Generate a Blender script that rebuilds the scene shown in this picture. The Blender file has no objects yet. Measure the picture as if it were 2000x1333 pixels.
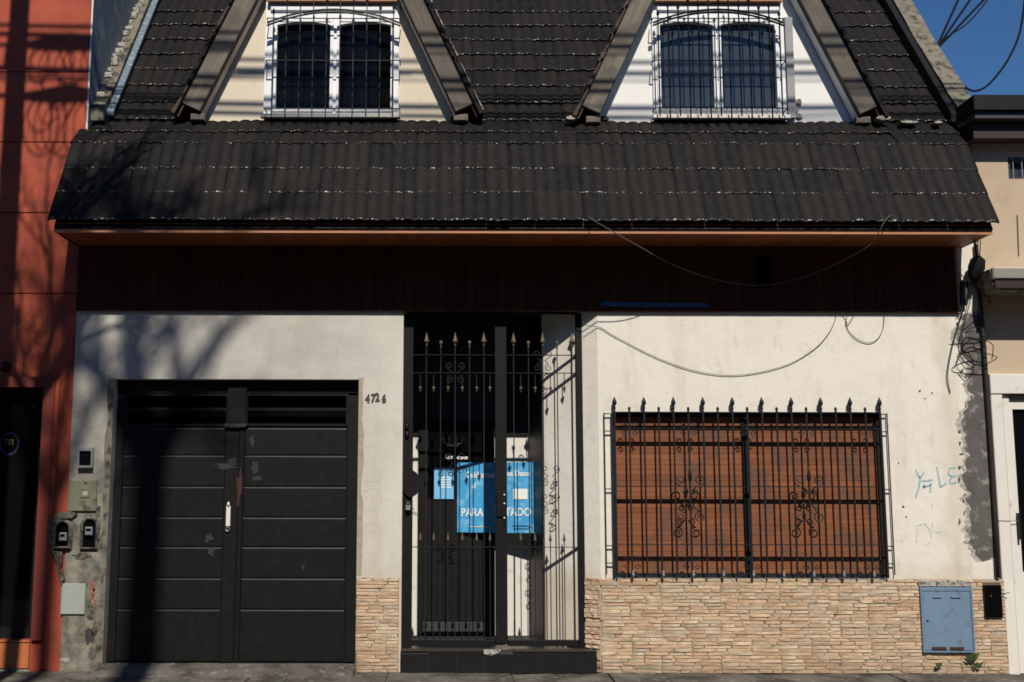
import bpy, math, random
from mathutils import Vector, Matrix
random.seed(7)
S = bpy.context.scene
COL = S.collection
# ---------------------------------------------------------------- camera
F_PX, CX, CY = 2172.0, 880.0, 666.5
TILT, ROLL = math.radians(7.7), 0.0023
CAM = Vector((0.0, -10.34, 1.62))
fw = Vector((0, math.cos(TILT), math.sin(TILT)))
up0 = Vector((0, -math.sin(TILT), math.cos(TILT)))
rt0 = Vector((1, 0, 0))
rt = rt0*math.cos(ROLL) + up0*math.sin(ROLL)
up = up0*math.cos(ROLL) - rt0*math.sin(ROLL)
cd = bpy.data.cameras.new('camera'); cam = bpy.data.objects.new('camera', cd); COL.objects.link(cam)
cd.sensor_width = 36; cd.lens = F_PX/2000*36; cd.shift_x = (1000-CX)/2000.0
cd.clip_start = 0.1; cd.clip_end = 2000
cam.matrix_world = Matrix(((rt.x, up.x, -fw.x, CAM.x), (rt.y, up.y, -fw.y, CAM.y), (rt.z, up.z, -fw.z, CAM.z), (0, 0, 0, 1)))
S.camera = cam
# ---------------------------------------------------------------- sky, sun, exposure
SUNV = Vector((-0.11, 1.0, -1.09)).normalized()
w = bpy.data.worlds.new('World'); S.world = w; w.use_nodes = True
nt = w.node_tree; bg = nt.nodes['Background']
sky = nt.nodes.new('ShaderNodeTexSky'); sky.sky_type = 'NISHITA'; sky.sun_disc = False
sky.sun_elevation = math.asin(-SUNV.z); sky.sun_rotation = math.atan2(-SUNV.x, -SUNV.y)
sky.air_density = 1.0; sky.dust_density = 0.0; sky.ozone_density = 9.0; sky.altitude = 300
hs = nt.nodes.new('ShaderNodeHueSaturation'); hs.inputs['Saturation'].default_value = 1.08
nt.links.new(sky.outputs[0], hs.inputs['Color']); nt.links.new(hs.outputs[0], bg.inputs[0]); bg.inputs[1].default_value = 0.078
sl = bpy.data.lights.new('sun', 'SUN'); sun = bpy.data.objects.new('sun', sl); COL.objects.link(sun)
sl.energy = 5.0; sl.angle = math.radians(0.5); sl.color = (1.0, 0.93, 0.82)
sun.rotation_euler = SUNV.to_track_quat('-Z', 'Y').to_euler(); sun.location = (5, -20, 25)
S.view_settings.view_transform = 'Standard'; S.view_settings.look = 'None'
S.view_settings.exposure = 0.0; S.view_settings.gamma = 1.0; S.view_settings.use_curve_mapping = False
S.cycles.filter_width = 1.7

# ---------------------------------------------------------------- helpers
def P(px, py, Y):
    """world point on the vertical plane y=Y seen at photograph pixel px,py (used to survey real positions)"""
    d = fw + rt*((px-CX)/F_PX) + up*((CY-py)/F_PX)
    s = (Y-CAM.y)/d.y
    return CAM + d*s
def PX(px, py, Y): return P(px, py, Y).x
def PZ(py, Y, px=1000): return P(px, py, Y).z

class MB:
    def __init__(s): s.v = []; s.f = []; s.m = []; s.sm = []
    def add(s, vs, fs, mi=0, smooth=False):
        o = len(s.v); s.v += [Vector(v) for v in vs]
        for f in fs: s.f.append([o+i for i in f]); s.m.append(mi); s.sm.append(smooth)
        return s
    def box(s, x0, x1, y0, y1, z0, z1, mi=0):
        x0, x1 = sorted((x0, x1)); y0, y1 = sorted((y0, y1)); z0, z1 = sorted((z0, z1))
        v = [(x0,y0,z0),(x1,y0,z0),(x1,y1,z0),(x0,y1,z0),(x0,y0,z1),(x1,y0,z1),(x1,y1,z1),(x0,y1,z1)]
        return s.add(v, [(0,3,2,1),(4,5,6,7),(0,1,5,4),(1,2,6,5),(2,3,7,6),(3,0,4,7)], mi)
    def cbox(s, x0, x1, y0, y1, z0, z1, b=.01, mi=0):
        """box whose front (toward -Y) edges are chamfered"""
        x0, x1 = sorted((x0, x1)); y0, y1 = sorted((y0, y1)); z0, z1 = sorted((z0, z1))
        v = [(x0,y1,z0),(x1,y1,z0),(x1,y1,z1),(x0,y1,z1),(x0,y0+b,z0),(x1,y0+b,z0),(x1,y0+b,z1),(x0,y0+b,z1),
             (x0+b,y0,z0+b),(x1-b,y0,z0+b),(x1-b,y0,z1-b),(x0+b,y0,z1-b)]
        f = [(0,3,2,1),(8,9,10,11)]
        for i in range(4):
            j = (i+1) % 4
            f += [(i, j, 4+j, 4+i), (4+i, 4+j, 8+j, 8+i)]
        return s.add(v, f, mi)
    def panel(s, x0, x1, y0, y1, z0, z1, bh, bd, mi=0):
        """pressed panel: shallow sloping border (height bh, depth bd)"""
        v = [(x0,y1,z0),(x1,y1,z0),(x1,y1,z1),(x0,y1,z1),(x0,y0+bd,z0),(x1,y0+bd,z0),(x1,y0+bd,z1),(x0,y0+bd,z1),
             (x0+bh,y0,z0+bh),(x1-bh,y0,z0+bh),(x1-bh,y0,z1-bh),(x0+bh,y0,z1-bh)]
        f = [(8,9,10,11)]
        for i in range(4):
            j = (i+1) % 4
            f += [(i, j, 4+j, 4+i), (4+i, 4+j, 8+j, 8+i)]
        return s.add(v, f, mi)
    def prism(s, pts, y0, y1, mi=0):
        """polygon in XZ (counter-clockwise seen from the street) extruded in Y"""
        n = len(pts); v = [(p[0], y0, p[1]) for p in pts] + [(p[0], y1, p[1]) for p in pts]
        f = [tuple(range(n)), tuple(reversed(range(n, 2*n)))]
        for i in range(n):
            j = (i+1) % n; f.append((i, n+i, n+j, j))
        return s.add(v, f, mi)
    def xprism(s, pts, x0, x1, mi=0):
        n = len(pts); v = [(x0, p[0], p[1]) for p in pts] + [(x1, p[0], p[1]) for p in pts]
        f = [tuple(range(n)), tuple(reversed(range(n, 2*n)))]
        for i in range(n):
            j = (i+1) % n; f.append((i, n+i, n+j, j))
        return s.add(v, f, mi)
    def zprism(s, pts, z0, z1, mi=0):
        n = len(pts); v = [(p[0], p[1], z0) for p in pts] + [(p[0], p[1], z1) for p in pts]
        f = [tuple(reversed(range(n))), tuple(range(n, 2*n))]
        for i in range(n):
            j = (i+1) % n; f.append((i, j, n+j, n+i))
        return s.add(v, f, mi)
    def tube(s, pts, r, n=6, mi=0, cap=True):
        pts = [Vector(p) for p in pts]; R = r if isinstance(r, (list, tuple)) else [r]*len(pts)
        vs = []; fs = []; prev = None
        for i, p in enumerate(pts):
            t = (pts[min(i+1, len(pts)-1)] - pts[max(i-1, 0)])
            t = t.normalized() if t.length > 1e-9 else Vector((0,0,1))
            if prev is None:
                a = Vector((0,1,0)) if abs(t.y) < .9 else Vector((1,0,0))
                u = t.cross(a).normalized()
            else:
                u = (prev - t*prev.dot(t)); u = u.normalized() if u.length > 1e-6 else t.orthogonal().normalized()
            prev = u; q = t.cross(u)
            for k in range(n):
                an = 2*math.pi*(k+.5)/n; vs.append(p + (u*math.cos(an) + q*math.sin(an))*R[i])
        for i in range(len(pts)-1):
            for k in range(n):
                a = i*n+k; b = i*n+(k+1) % n; fs.append((a, b, b+n, a+n))
        if cap: fs += [tuple(reversed(range(n))), tuple(range((len(pts)-1)*n, len(pts)*n))]
        return s.add(vs, fs, mi, n > 5)
    def lathe(s, x, y, prof, n=8, mi=0):
        """prof: (radius, z) list, turned about the vertical through x,y"""
        return s.tube([(x, y, z) for _, z in prof], [max(r, 1e-4) for r, _ in prof], n, mi)
    def slab_grid(s, x0, x1, z0, z1, holes, y0, y1, mi=0):
        """wall slab with rectangular openings (hx0,hx1,hz0,hz1) and their reveals"""
        xs = sorted({x0, x1, *[h[0] for h in holes], *[h[1] for h in holes]}); zs = sorted({z0, z1, *[h[2] for h in holes], *[h[3] for h in holes]})
        def solid(i, j):
            if i < 0 or j < 0 or i >= len(xs)-1 or j >= len(zs)-1: return False
            cx = (xs[i]+xs[i+1])/2; cz = (zs[j]+zs[j+1])/2
            if not (x0 < cx < x1 and z0 < cz < z1): return False
            return not any(h[0] < cx < h[1] and h[2] < cz < h[3] for h in holes)
        for i in range(len(xs)-1):
            for j in range(len(zs)-1):
                if not solid(i, j): continue
                a, b, c, d = xs[i], xs[i+1], zs[j], zs[j+1]
                s.add([(a,y0,c),(b,y0,c),(b,y0,d),(a,y0,d)], [(0,1,2,3)], mi)
                s.add([(a,y1,c),(b,y1,c),(b,y1,d),(a,y1,d)], [(3,2,1,0)], mi)
                if not solid(i-1, j): s.add([(a,y1,c),(a,y0,c),(a,y0,d),(a,y1,d)], [(0,1,2,3)], mi)
                if not solid(i+1, j): s.add([(b,y0,c),(b,y1,c),(b,y1,d),(b,y0,d)], [(0,1,2,3)], mi)
                if not solid(i, j-1): s.add([(a,y1,c),(b,y1,c),(b,y0,c),(a,y0,c)], [(0,1,2,3)], mi)
                if not solid(i, j+1): s.add([(a,y0,d),(b,y0,d),(b,y1,d),(a,y1,d)], [(0,1,2,3)], mi)
        return s
    def mesh(s, name, mats, c=None):
        if c is None:
            lo = [min(v[k] for v in s.v) for k in range(3)]; hi = [max(v[k] for v in s.v) for k in range(3)]
            c = Vector([(lo[k]+hi[k])/2 for k in range(3)])
        me = bpy.data.meshes.new(name); me.from_pydata([v-c for v in s.v], [], s.f)
        for m in (mats if isinstance(mats, (list, tuple)) else [mats]): me.materials.append(m)
        for p, mi, sm in zip(me.polygons, s.m, s.sm): p.material_index = mi; p.use_smooth = sm
        me.update(); return me, c

WL = {}
def tag(o, label=None, cat=None, group=None, kind=None):
    if label: o['label'] = label
    if cat: o['category'] = cat
    if group: o['group'] = group
    if kind: o['kind'] = kind
    return o
def put(name, me, loc, parent=None, rot=None, scale=None):
    o = bpy.data.objects.new(name, me); COL.objects.link(o)
    loc = Vector(loc); WL[o.name] = loc
    if parent is not None: o.parent = parent; o.location = loc - WL[parent.name]
    else: o.location = loc
    if rot is not None: o.rotation_euler = rot
    if scale is not None: o.scale = scale
    return o
def obj(name, mb, mats, parent=None, **kw):
    me, c = mb.mesh(name, mats); o = put(name, me, c, parent)
    return tag(o, **kw)
def thing(name, loc, label, cat, group=None):
    return tag(put(name, None, loc), label, cat, group)

# ---------------------------------------------------------------- materials
def srgb(r, g, b):
    f = lambda c: (c/255/12.92) if c <= 10 else ((c/255+.055)/1.055)**2.4
    return (f(r), f(g), f(b))
MATS = {}
class NT:
    def __init__(s, name):
        s.m = bpy.data.materials.new(name); s.m.use_nodes = True; s.t = s.m.node_tree; s.b = s.t.nodes['Principled BSDF']
        s.pos = s.t.nodes.new('ShaderNodeNewGeometry').outputs['Position']
    def n(s, k, **kw):
        x = s.t.nodes.new('ShaderNode'+k)
        for a, v in kw.items(): setattr(x, a, v)
        return x
    def l(s, a, b): s.t.links.new(a, b)
    def noise(s, scale, detail=4, vec=None, stretch=None, rough=.55):
        x = s.n('TexNoise'); x.inputs['Scale'].default_value = scale; x.inputs['Detail'].default_value = detail; x.inputs['Roughness'].default_value = rough
        vec = vec or s.pos
        if stretch:
            mp = s.n('Mapping'); mp.inputs['Scale'].default_value = stretch; s.l(vec, mp.inputs['Vector']); vec = mp.outputs[0]
        s.l(vec, x.inputs['Vector']); return x.outputs['Fac']
    def ramp(s, fac, stops, interp='LINEAR'):
        r = s.n('ValToRGB'); r.color_ramp.interpolation = interp
        e = r.color_ramp.elements
        while len(e) < len(stops): e.new(.5)
        for q, (p, c) in zip(e, stops):
            q.position = p; q.color = (c, c, c, 1) if isinstance(c, (int, float)) else (*c, 1)
        s.l(fac, r.inputs[0]); return r.outputs[0]
    def mix(s, fac, a, b, mode='MIX'):
        x = s.n('Mix', data_type='RGBA', blend_type=mode)
        for sock, v in ((x.inputs[0], fac), (x.inputs[6], a), (x.inputs[7], b)):
            if isinstance(v, (int, float)): sock.default_value = v
            elif isinstance(v, tuple): sock.default_value = (*v, 1)
            else: s.l(v, sock)
        return x.outputs[2]
    def math(s, op, a, b=None, clamp=False):
        x = s.n('Math', operation=op, use_clamp=clamp)
        for sock, v in ((x.inputs[0], a), (x.inputs[1], b)):
            if v is None: continue
            if isinstance(v, (int, float)): sock.default_value = v
            else: s.l(v, sock)
        return x.outputs[0]
    def xyz(s):
        x = s.n('SeparateXYZ'); s.l(s.pos, x.inputs[0]); return x.outputs
    def bump(s, h, strength=.3, dist=.01):
        b = s.n('Bump'); b.inputs['Strength'].default_value = strength; b.inputs['Distance'].default_value = dist
        s.l(h, b.inputs['Height']); s.l(b.outputs[0], s.b.inputs['Normal'])
    def out(s, col, rough=.8, metal=0, spec=.5):
        if isinstance(col, tuple): s.b.inputs['Base Color'].default_value = (*col, 1)
        else: s.l(col, s.b.inputs['Base Color'])
        if isinstance(rough, (int, float)): s.b.inputs['Roughness'].default_value = rough
        else: s.l(rough, s.b.inputs['Roughness'])
        s.b.inputs['Metallic'].default_value = metal; s.b.inputs['Specular IOR Level'].default_value = spec
        return s.m
def k(c, f): return tuple(max(0, x*f) for x in c)

def simple(name, c, rough=.8, var=.15, scale=5, bump=.15, bscale=80, metal=0, spec=.5, stain=None, stain_amt=(.55, .7), objvar=0, stretch=None):
    t = NT(name)
    col = t.mix(t.noise(scale, 5, stretch=stretch), k(c, 1-var), k(c, 1+var))
    if stain: col = t.mix(t.ramp(t.noise(scale*1.7, 7, stretch=stretch), [(stain_amt[0], 0), (stain_amt[1], 1)]), col, stain)
    if objvar:
        oi = t.n('ObjectInfo'); v = t.math('ADD', t.math('MULTIPLY', oi.outputs['Random'], 2*objvar), 1-objvar)
        col = t.mix(1.0, col, t.ramp(v, [(0, 0.0), (1, 1.0)]), 'MULTIPLY')
    if bump: t.bump(t.noise(bscale, 4), bump, .004)
    return t.out(col, rough, metal, spec)

def m_wall():
    t = NT('cream_render_wall'); x, y, z = t.xyz()
    base = t.mix(t.noise(1.3, 6), (.63, .59, .52), (.76, .72, .65))
    # greyer left half round the garage: grime with soft tree shade in the colour
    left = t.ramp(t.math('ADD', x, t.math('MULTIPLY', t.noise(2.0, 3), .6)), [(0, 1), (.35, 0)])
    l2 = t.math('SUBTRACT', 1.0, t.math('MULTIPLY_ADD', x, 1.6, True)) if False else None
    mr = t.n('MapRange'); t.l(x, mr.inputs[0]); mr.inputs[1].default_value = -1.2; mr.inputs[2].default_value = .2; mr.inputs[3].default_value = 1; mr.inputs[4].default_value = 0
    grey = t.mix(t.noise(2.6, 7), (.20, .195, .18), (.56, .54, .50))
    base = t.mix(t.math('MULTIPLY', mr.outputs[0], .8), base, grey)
    # vertical ochre and grey wash marks
    st = t.ramp(t.noise(2.2, 6, stretch=(1.8, 1, .22)), [(.55, 0), (.78, .45)])
    base = t.mix(st, base, (.42, .35, .25))
    st2 = t.ramp(t.noise(7, 8, stretch=(1.4, 1, .5)), [(.57, 0), (.75, .32)])
    base = t.mix(st2, base, (.30, .28, .25))
    wx = t.math('ABSOLUTE', t.math('SUBTRACT', t.math('ADD', x, t.math('MULTIPLY', t.noise(3, 4), .5)), 4.62+.25))
    run = t.n('MapRange'); t.l(wx, run.inputs[0]); run.inputs[1].default_value = .14; run.inputs[2].default_value = 0
    base = t.mix(t.math('MULTIPLY', run.outputs[0], .38), base, (.48, .40, .29))
    lowz = t.n('MapRange'); t.l(t.math('ADD', z, t.math('MULTIPLY', t.noise(6, 4), .25)), lowz.inputs[0]); lowz.inputs[1].default_value = 1.12; lowz.inputs[2].default_value = .93
    base = t.mix(t.math('MULTIPLY', lowz.outputs[0], .4), base, (.42, .33, .22))
    sp = t.ramp(t.noise(38, 3), [(.70, 0), (.76, .55)])
    base = t.mix(sp, base, (.2, .18, .15))
    # dirt on the narrow pier left of the garage, heavier low down
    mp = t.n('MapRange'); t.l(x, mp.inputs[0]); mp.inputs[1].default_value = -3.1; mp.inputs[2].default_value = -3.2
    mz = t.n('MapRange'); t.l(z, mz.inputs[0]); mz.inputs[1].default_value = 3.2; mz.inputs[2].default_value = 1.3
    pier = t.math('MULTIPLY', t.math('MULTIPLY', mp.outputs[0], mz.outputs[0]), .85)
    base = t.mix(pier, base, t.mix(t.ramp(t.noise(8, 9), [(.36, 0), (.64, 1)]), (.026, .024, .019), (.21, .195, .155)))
    wv = t.n('TexNoise'); wv.inputs['Scale'].default_value = 2.5; wv.inputs['Detail'].default_value = 6; t.l(t.pos, wv.inputs['Vector'])
    vm = t.n('VectorMath', operation='MULTIPLY_ADD'); t.l(wv.outputs['Color'], vm.inputs[0]); vm.inputs[1].default_value = (.7, .7, .7); t.l(t.pos, vm.inputs[2])
    vo = t.n('TexVoronoi', feature='DISTANCE_TO_EDGE'); vo.inputs['Scale'].default_value = .75; t.l(vm.outputs[0], vo.inputs['Vector'])
    crack = t.math('MULTIPLY', t.ramp(vo.outputs['Distance'], [(0, 1), (.004, 0)]), t.ramp(t.noise(1.1, 2), [(.52, 0), (.60, .3)]))
    base = t.mix(crack, base, (.17, .15, .12))
    h = t.math('ADD', t.noise(3.5, 3), t.math('MULTIPLY', t.noise(70, 5), .22))
    t.bump(h, .7, .014)
    return t.out(base, .9, spec=.2)
M = {}
M['wall'] = m_wall()
M['beige'] = simple('tan_painted_wall', (.47, .37, .265), .9, .07, 1.2, .2, 60, spec=.2, stain=(.36, .27, .19), stain_amt=(.52, .8))
M['red'] = simple('terracotta_painted_wall', (.38, .076, .040), .8, .3, 1.9, .3, 45, spec=.3, stain=(.20, .045, .03), stain_amt=(.45, .75))
M['redtrim'] = simple('dark_red_door_surround', (.18, .034, .024), .65, .15, 2.5, .2, 40, spec=.3)
M['dormer_cream'] = simple('pale_cream_paint', (.66, .58, .46), .85, .06, 3, .15, 70, spec=.2, stain=(.5, .42, .32), stain_amt=(.62, .85))
M['dormer_white'] = simple('fresh_white_paint', (.78, .77, .74), .85, .04, 3, .15, 70, spec=.2)
M['white'] = simple('white_gloss_paint', (.78, .79, .80), .4, .05, 6, .05, 60, stain=(.5, .5, .48), stain_amt=(.66, .8))
M['offwhite'] = simple('off_white_masonry_paint', (.66, .63, .58), .85, .07, 4, .25, 50, spec=.2, stain=(.42, .38, .32), stain_amt=(.6, .8))
M['bluewall'] = simple('faded_blue_grey_wall', (.17, .21, .26), .9, .15, 3, .3, 40, spec=.2, stain=(.28, .32, .36), stain_amt=(.5, .7))
M['concrete'] = simple('weathered_concrete', (.17, .155, .12), .95, .4, 7, .6, 40, spec=.15, stain=(.045, .042, .035), stain_amt=(.48, .66))
M['mortar'] = simple('broken_mortar', (.36, .34, .30), .95, .4, 18, .8, 50, spec=.15, stain=(.1, .09, .08), stain_amt=(.5, .6))
M['cement'] = simple('grey_bare_cement', (.105, .10, .092), .95, .5, 6, .7, 60, spec=.15, stain=(.30, .285, .26), stain_amt=(.55, .72))
M['black_metal'] = simple('black_satin_paint', (.0062, .0062, .0072), .5, .3, 8, .2, 30, spec=.25, stain=(.011, .010, .0095), stain_amt=(.5, .75))
M['grille'] = simple('charcoal_iron_paint', (.011, .013, .016), .5, .3, 25, .15, 120, spec=.25)
M['grille_matt'] = simple('matt_black_iron', (.008, .008, .009), .8, .3, 25, .1, 100, spec=.08)
M['gold'] = simple('tarnished_gold_paint', (.10, .078, .045), .6, .4, 60, .1, 100, metal=.2)
M['tip2'] = simple('dull_bronze_paint', (.06, .05, .035), .55, .4, 60, .1, 100)
M['tip'] = simple('worn_silver_tip', (.22, .22, .22), .5, .4, 60, .1, 100)
M['dark'] = simple('dark_void', (.003, .003, .0035), .9, .2, 5, 0, spec=.02)
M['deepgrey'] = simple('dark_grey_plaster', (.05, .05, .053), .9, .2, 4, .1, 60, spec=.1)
M['steel'] = simple('galvanised_steel', (.35, .37, .39), .4, .2, 12, .1, 90, metal=.6)
M['flash'] = simple('blue_grey_flashing', (.12, .165, .21), .5, .35, 14, .2, 60, stain=(.35, .4, .44), stain_amt=(.55, .68))
M['cable'] = simple('black_cable', (.009, .009, .010), .8, .2, 10, 0, spec=.1)
M['cablegrey'] = simple('grey_cable', (.085, .085, .08), .7, .2, 10, 0)
M['bluebox'] = simple('blue_grey_enamel', (.14, .215, .31), .5, .14, 5, .1, 60, stain=(.09, .12, .16), stain_amt=(.58, .75))
M['olive'] = simple('olive_grey_panel', (.14, .145, .095), .7, .3, 9, .2, 60, stain=(.05, .05, .035), stain_amt=(.55, .7))
M['palegreen'] = simple('pale_green_grey_cover', (.30, .33, .30), .6, .12, 8, .1, 60, stain=(.15, .16, .14), stain_amt=(.6, .8))
M['dirty'] = simple('grimy_old_plaster', (.13, .12, .095), .95, .45, 14, .8, 50, spec=.15, stain=(.035, .032, .026), stain_amt=(.45, .62))
M['brick'] = simple('exposed_red_brick', (.22, .09, .055), .95, .5, 22, .8, 60, stain=(.3, .27, .23), stain_amt=(.5, .62))
M['orange_tile'] = simple('orange_clay_tile', (.45, .13, .04), .6, .2, 7, .2, 60, objvar=.15)
M['blacktile'] = simple('black_ceramic_tile', (.010, .010, .011), .3, .3, 10, .05, 60)
M['tread'] = simple('worn_dark_tread', (.045, .036, .032), .35, .4, 12, .1, 60)
M['blue_paper'] = simple('sky_blue_print', (.055, .34, .66), .55, .12, 6, 0, stain=(.20, .52, .76), stain_amt=(.5, .7))
M['pale_paper'] = simple('pale_blue_print', (.17, .48, .80), .55, .12, 10, 0)
M['ink'] = simple('white_lettering', (.8, .82, .8), .6, .03, 5, 0)
M['cream_ink'] = simple('cream_lettering', (.75, .7, .5), .6, .03, 5, 0)
M['navy_ink'] = simple('navy_lettering', (.01, .02, .05), .6, .03, 5, 0)
M['number'] = simple('dark_number_paint', (.055, .048, .038), .7, .2, 40, 0)
M['graffiti'] = simple('faded_blue_spray', (.22, .42, .47), .85, .25, 30, 0, stain=(.55, .56, .52), stain_amt=(.5, .66))
M['graffiti_faint'] = simple('washed_out_blue_spray', (.46, .53, .53), .85, .15, 30, 0, stain=(.64, .6, .53), stain_amt=(.45, .6))
M['bluetape'] = simple('blue_paint_smear', (.02, .075, .17), .6, .5, 20, 0)
M['asphalt'] = simple('asphalt', (.05, .05, .052), .9, .25, 6, .5, 120)
M['earth'] = simple('bare_ground', (.10, .09, .07), .95, .3, 3, .5, 20)
M['bark'] = simple('tree_bark', (.10, .08, .06), .95, .3, 10, .6, 30)
M['pole'] = simple('concrete_pole', (.3, .29, .27), .9, .15, 5, .3, 60)
M['leaf'] = simple('weed_leaf', (.07, .10, .035), .7, .3, 20, .1, 60)
M['brownfascia'] = simple('dark_brown_fascia', (.022, .008, .006), .6, .2, 4, .1, 60)
M['greyfascia'] = simple('charcoal_flashing', (.035, .037, .04), .5, .2, 4, .1, 60)

def m_glass(name, c, rough=.03, sp=.9):
    t = NT(name); t.bump(t.noise(2.5, 2), .05, .02)
    return t.out(c, rough, spec=sp)
M['glass'] = m_glass('dark_window_glass', (.004, .0042, .005), .03, .16)
M['glass_blue'] = m_glass('sky_tinted_window_glass', (.038, .047, .062), .03, .7)  # sky reflection tinted into the base colour

def m_tile():
    t = NT('charcoal_concrete_tile'); oi = t.n('ObjectInfo'); gi = t.n('NewGeometry')
    r = t.math('FRACT', t.math('ADD', oi.outputs['Random'], gi.outputs['Random Per Island']))
    base = t.ramp(r, [(0, (.0052, .0047, .0052)), (.35, (.0075, .0065, .0067)), (.7, (.0100, .0082, .0078)), (1, (.0125, .0100, .0088))])
    base = t.mix(t.ramp(t.noise(14, 8), [(.45, 0), (.75, .5)]), base, (.020, .018, .016))
    base = t.mix(t.ramp(t.noise(75, 3), [(.72, 0), (.76, .5)]), base, (.09, .085, .075))
    t.bump(t.noise(160, 4), .35, .003)
    return t.out(base, .7, spec=.16)
def m_lip():
    t = NT('tile_glinting_worn_edge')
    base = t.mix(t.ramp(t.noise(30, 3), [(.58, 0), (.66, 1)]), (.008, .0075, .0075), (.08, .075, .07))
    base = t.mix(t.ramp(t.noise(52, 2), [(.60, 0), (.66, 1)]), base, (.5, .48, .44))  # pale specks: edge wear plus sun glints put into the colour
    return t.out(base, t.ramp(t.noise(26, 2), [(.46, .85), (.64, .3)]), spec=.35)
M['tile'] = m_tile(); M['lip'] = m_lip()
def m_stone():
    t = NT('split_stone'); oi = t.n('ObjectInfo'); gi = t.n('NewGeometry')
    r = t.math('FRACT', t.math('ADD', oi.outputs['Random'], gi.outputs['Random Per Island']))
    base = t.ramp(r, [(0, (.42, .29, .19)), (.2, (.52, .375, .245)), (.38, (.62, .48, .33)), (.55, (.50, .32, .21)), (.7, (.54, .44, .32)), (.85, (.40, .33, .245)), (1, (.52, .37, .225))])
    base = t.mix(t.ramp(t.noise(18, 7, stretch=(1, 1, 5)), [(.42, 0), (.7, .6)]), base, (.30, .20, .125))
    base = t.mix(t.ramp(t.noise(6, 5), [(.5, 0), (.75, .4)]), base, (.62, .56, .46))
    x, y, z = t.xyz(); mz = t.n('MapRange'); t.l(t.math('ADD', z, t.math('MULTIPLY', t.noise(8, 4), .16)), mz.inputs[0]); mz.inputs[1].default_value = .22; mz.inputs[2].default_value = .04
    base = t.mix(t.math('MULTIPLY', mz.outputs[0], .5), base, (.16, .125, .09))
    t.bump(t.noise(55, 5, stretch=(1, 1, 2.5)), .7, .008)
    return t.out(base, .9, spec=.2)
M['stone'] = m_stone()
M['grout'] = simple('stone_backing', (.16, .12, .085), .95, .3, 10, .3, 60, spec=.1)
def m_wood(name, c1, c2, axis, rough=.55, seam=(.02, .008, .004), bumpd=.25, weather=None, localc=False, spec=.4):
    t = NT(name); oi = t.n('ObjectInfo')
    st = {'x': (.6, 14, 14), 'y': (14, .6, 14), 'z': (14, 14, .6)}[axis]
    vec = None
    if localc: vec = t.n('TexCoord').outputs['Object']
    g = t.noise(3.2, 7, vec=vec, stretch=st, rough=.65)
    col = t.mix(g, c1, c2)
    col = t.mix(t.math('MULTIPLY', oi.outputs['Random'], .45), col, k(c1, .75))
    if weather: col = t.mix(t.ramp(t.noise(4.5, 6), [(.45, 0), (.62, .9)]), col, weather)
    t.bump(g, bumpd, .006)
    return t.out(col, rough, spec=spec)
M['shutter'] = m_wood('varnished_red_wood', (.12, .038, .016), (.36, .125, .042), 'x', .55, weather=(.13, .058, .036))
M['band'] = m_wood('dark_brown_tongue_boards', (.028, .0085, .0045), (.095, .029, .012), 'z', .7, spec=.2)
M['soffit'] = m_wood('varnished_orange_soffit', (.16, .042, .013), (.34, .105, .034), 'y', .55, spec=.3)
M['fascia'] = m_wood('varnished_orange_fascia', (.36, .13, .055), (.75, .36, .18), 'x', .45, weather=(.38, .19, .12))  # orange varnished timber, brighter in tone than the soffit boards
M['barge'] = m_wood('weathered_grey_timber', (.045, .038, .031), (.33, .285, .235), 'x', .95, weather=(.11, .097, .085), localc=True, bumpd=.6, spec=.15)
M['barge_warm'] = m_wood('reddish_timber', (.035, .014, .009), (.12, .045, .022), 'y', .8)
M['vergetile'] = simple('verge_tile_edge', (.05, .03, .024), .8, .5, 14, .3, 60, stain=(.25, .07, .04), stain_amt=(.6, .68))
def m_pave():
    t = NT('rough_cement_paving'); x, y, z = t.xyz()
    base = t.mix(t.noise(1.1, 6), (.055, .05, .042), (.17, .155, .135))
    base = t.mix(t.ramp(t.noise(3.0, 8), [(.44, 0), (.60, .8)]), base, (.032, .028, .021))
    base = t.mix(t.ramp(t.noise(12, 6), [(.55, 0), (.7, .6)]), base, (.30, .28, .25))
    t.bump(t.math('ADD', t.noise(5, 6), t.math('MULTIPLY', t.noise(60, 5), .3)), .8, .02)
    return t.out(base, .9, spec=.25)
M['pave'] = m_pave()

# ================================================================ SETTING: ground
g = MB().add([(-400,-400,-.16),(400,-400,-.16),(400,400,-.16),(-400,400,-.16)], [(0,1,2,3)]); obj('ground', g, M['earth'], kind='structure')
g = MB().add([(-120,-11.4,-.14),(120,-11.4,-.14),(120,-3.9,-.14),(-120,-3.9,-.14)], [(0,1,2,3)]); obj('road', g, M['asphalt'], kind='structure')
g = MB().box(-120, 120, -16, -11.4, -.3, -.01); obj('far_pavement', g, M['pave'], kind='structure')
pv = MB().box(-60, 60, -3.9, .0, -.3, -.02); pav = obj('pavement', pv, M['pave'], kind='structure')
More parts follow.
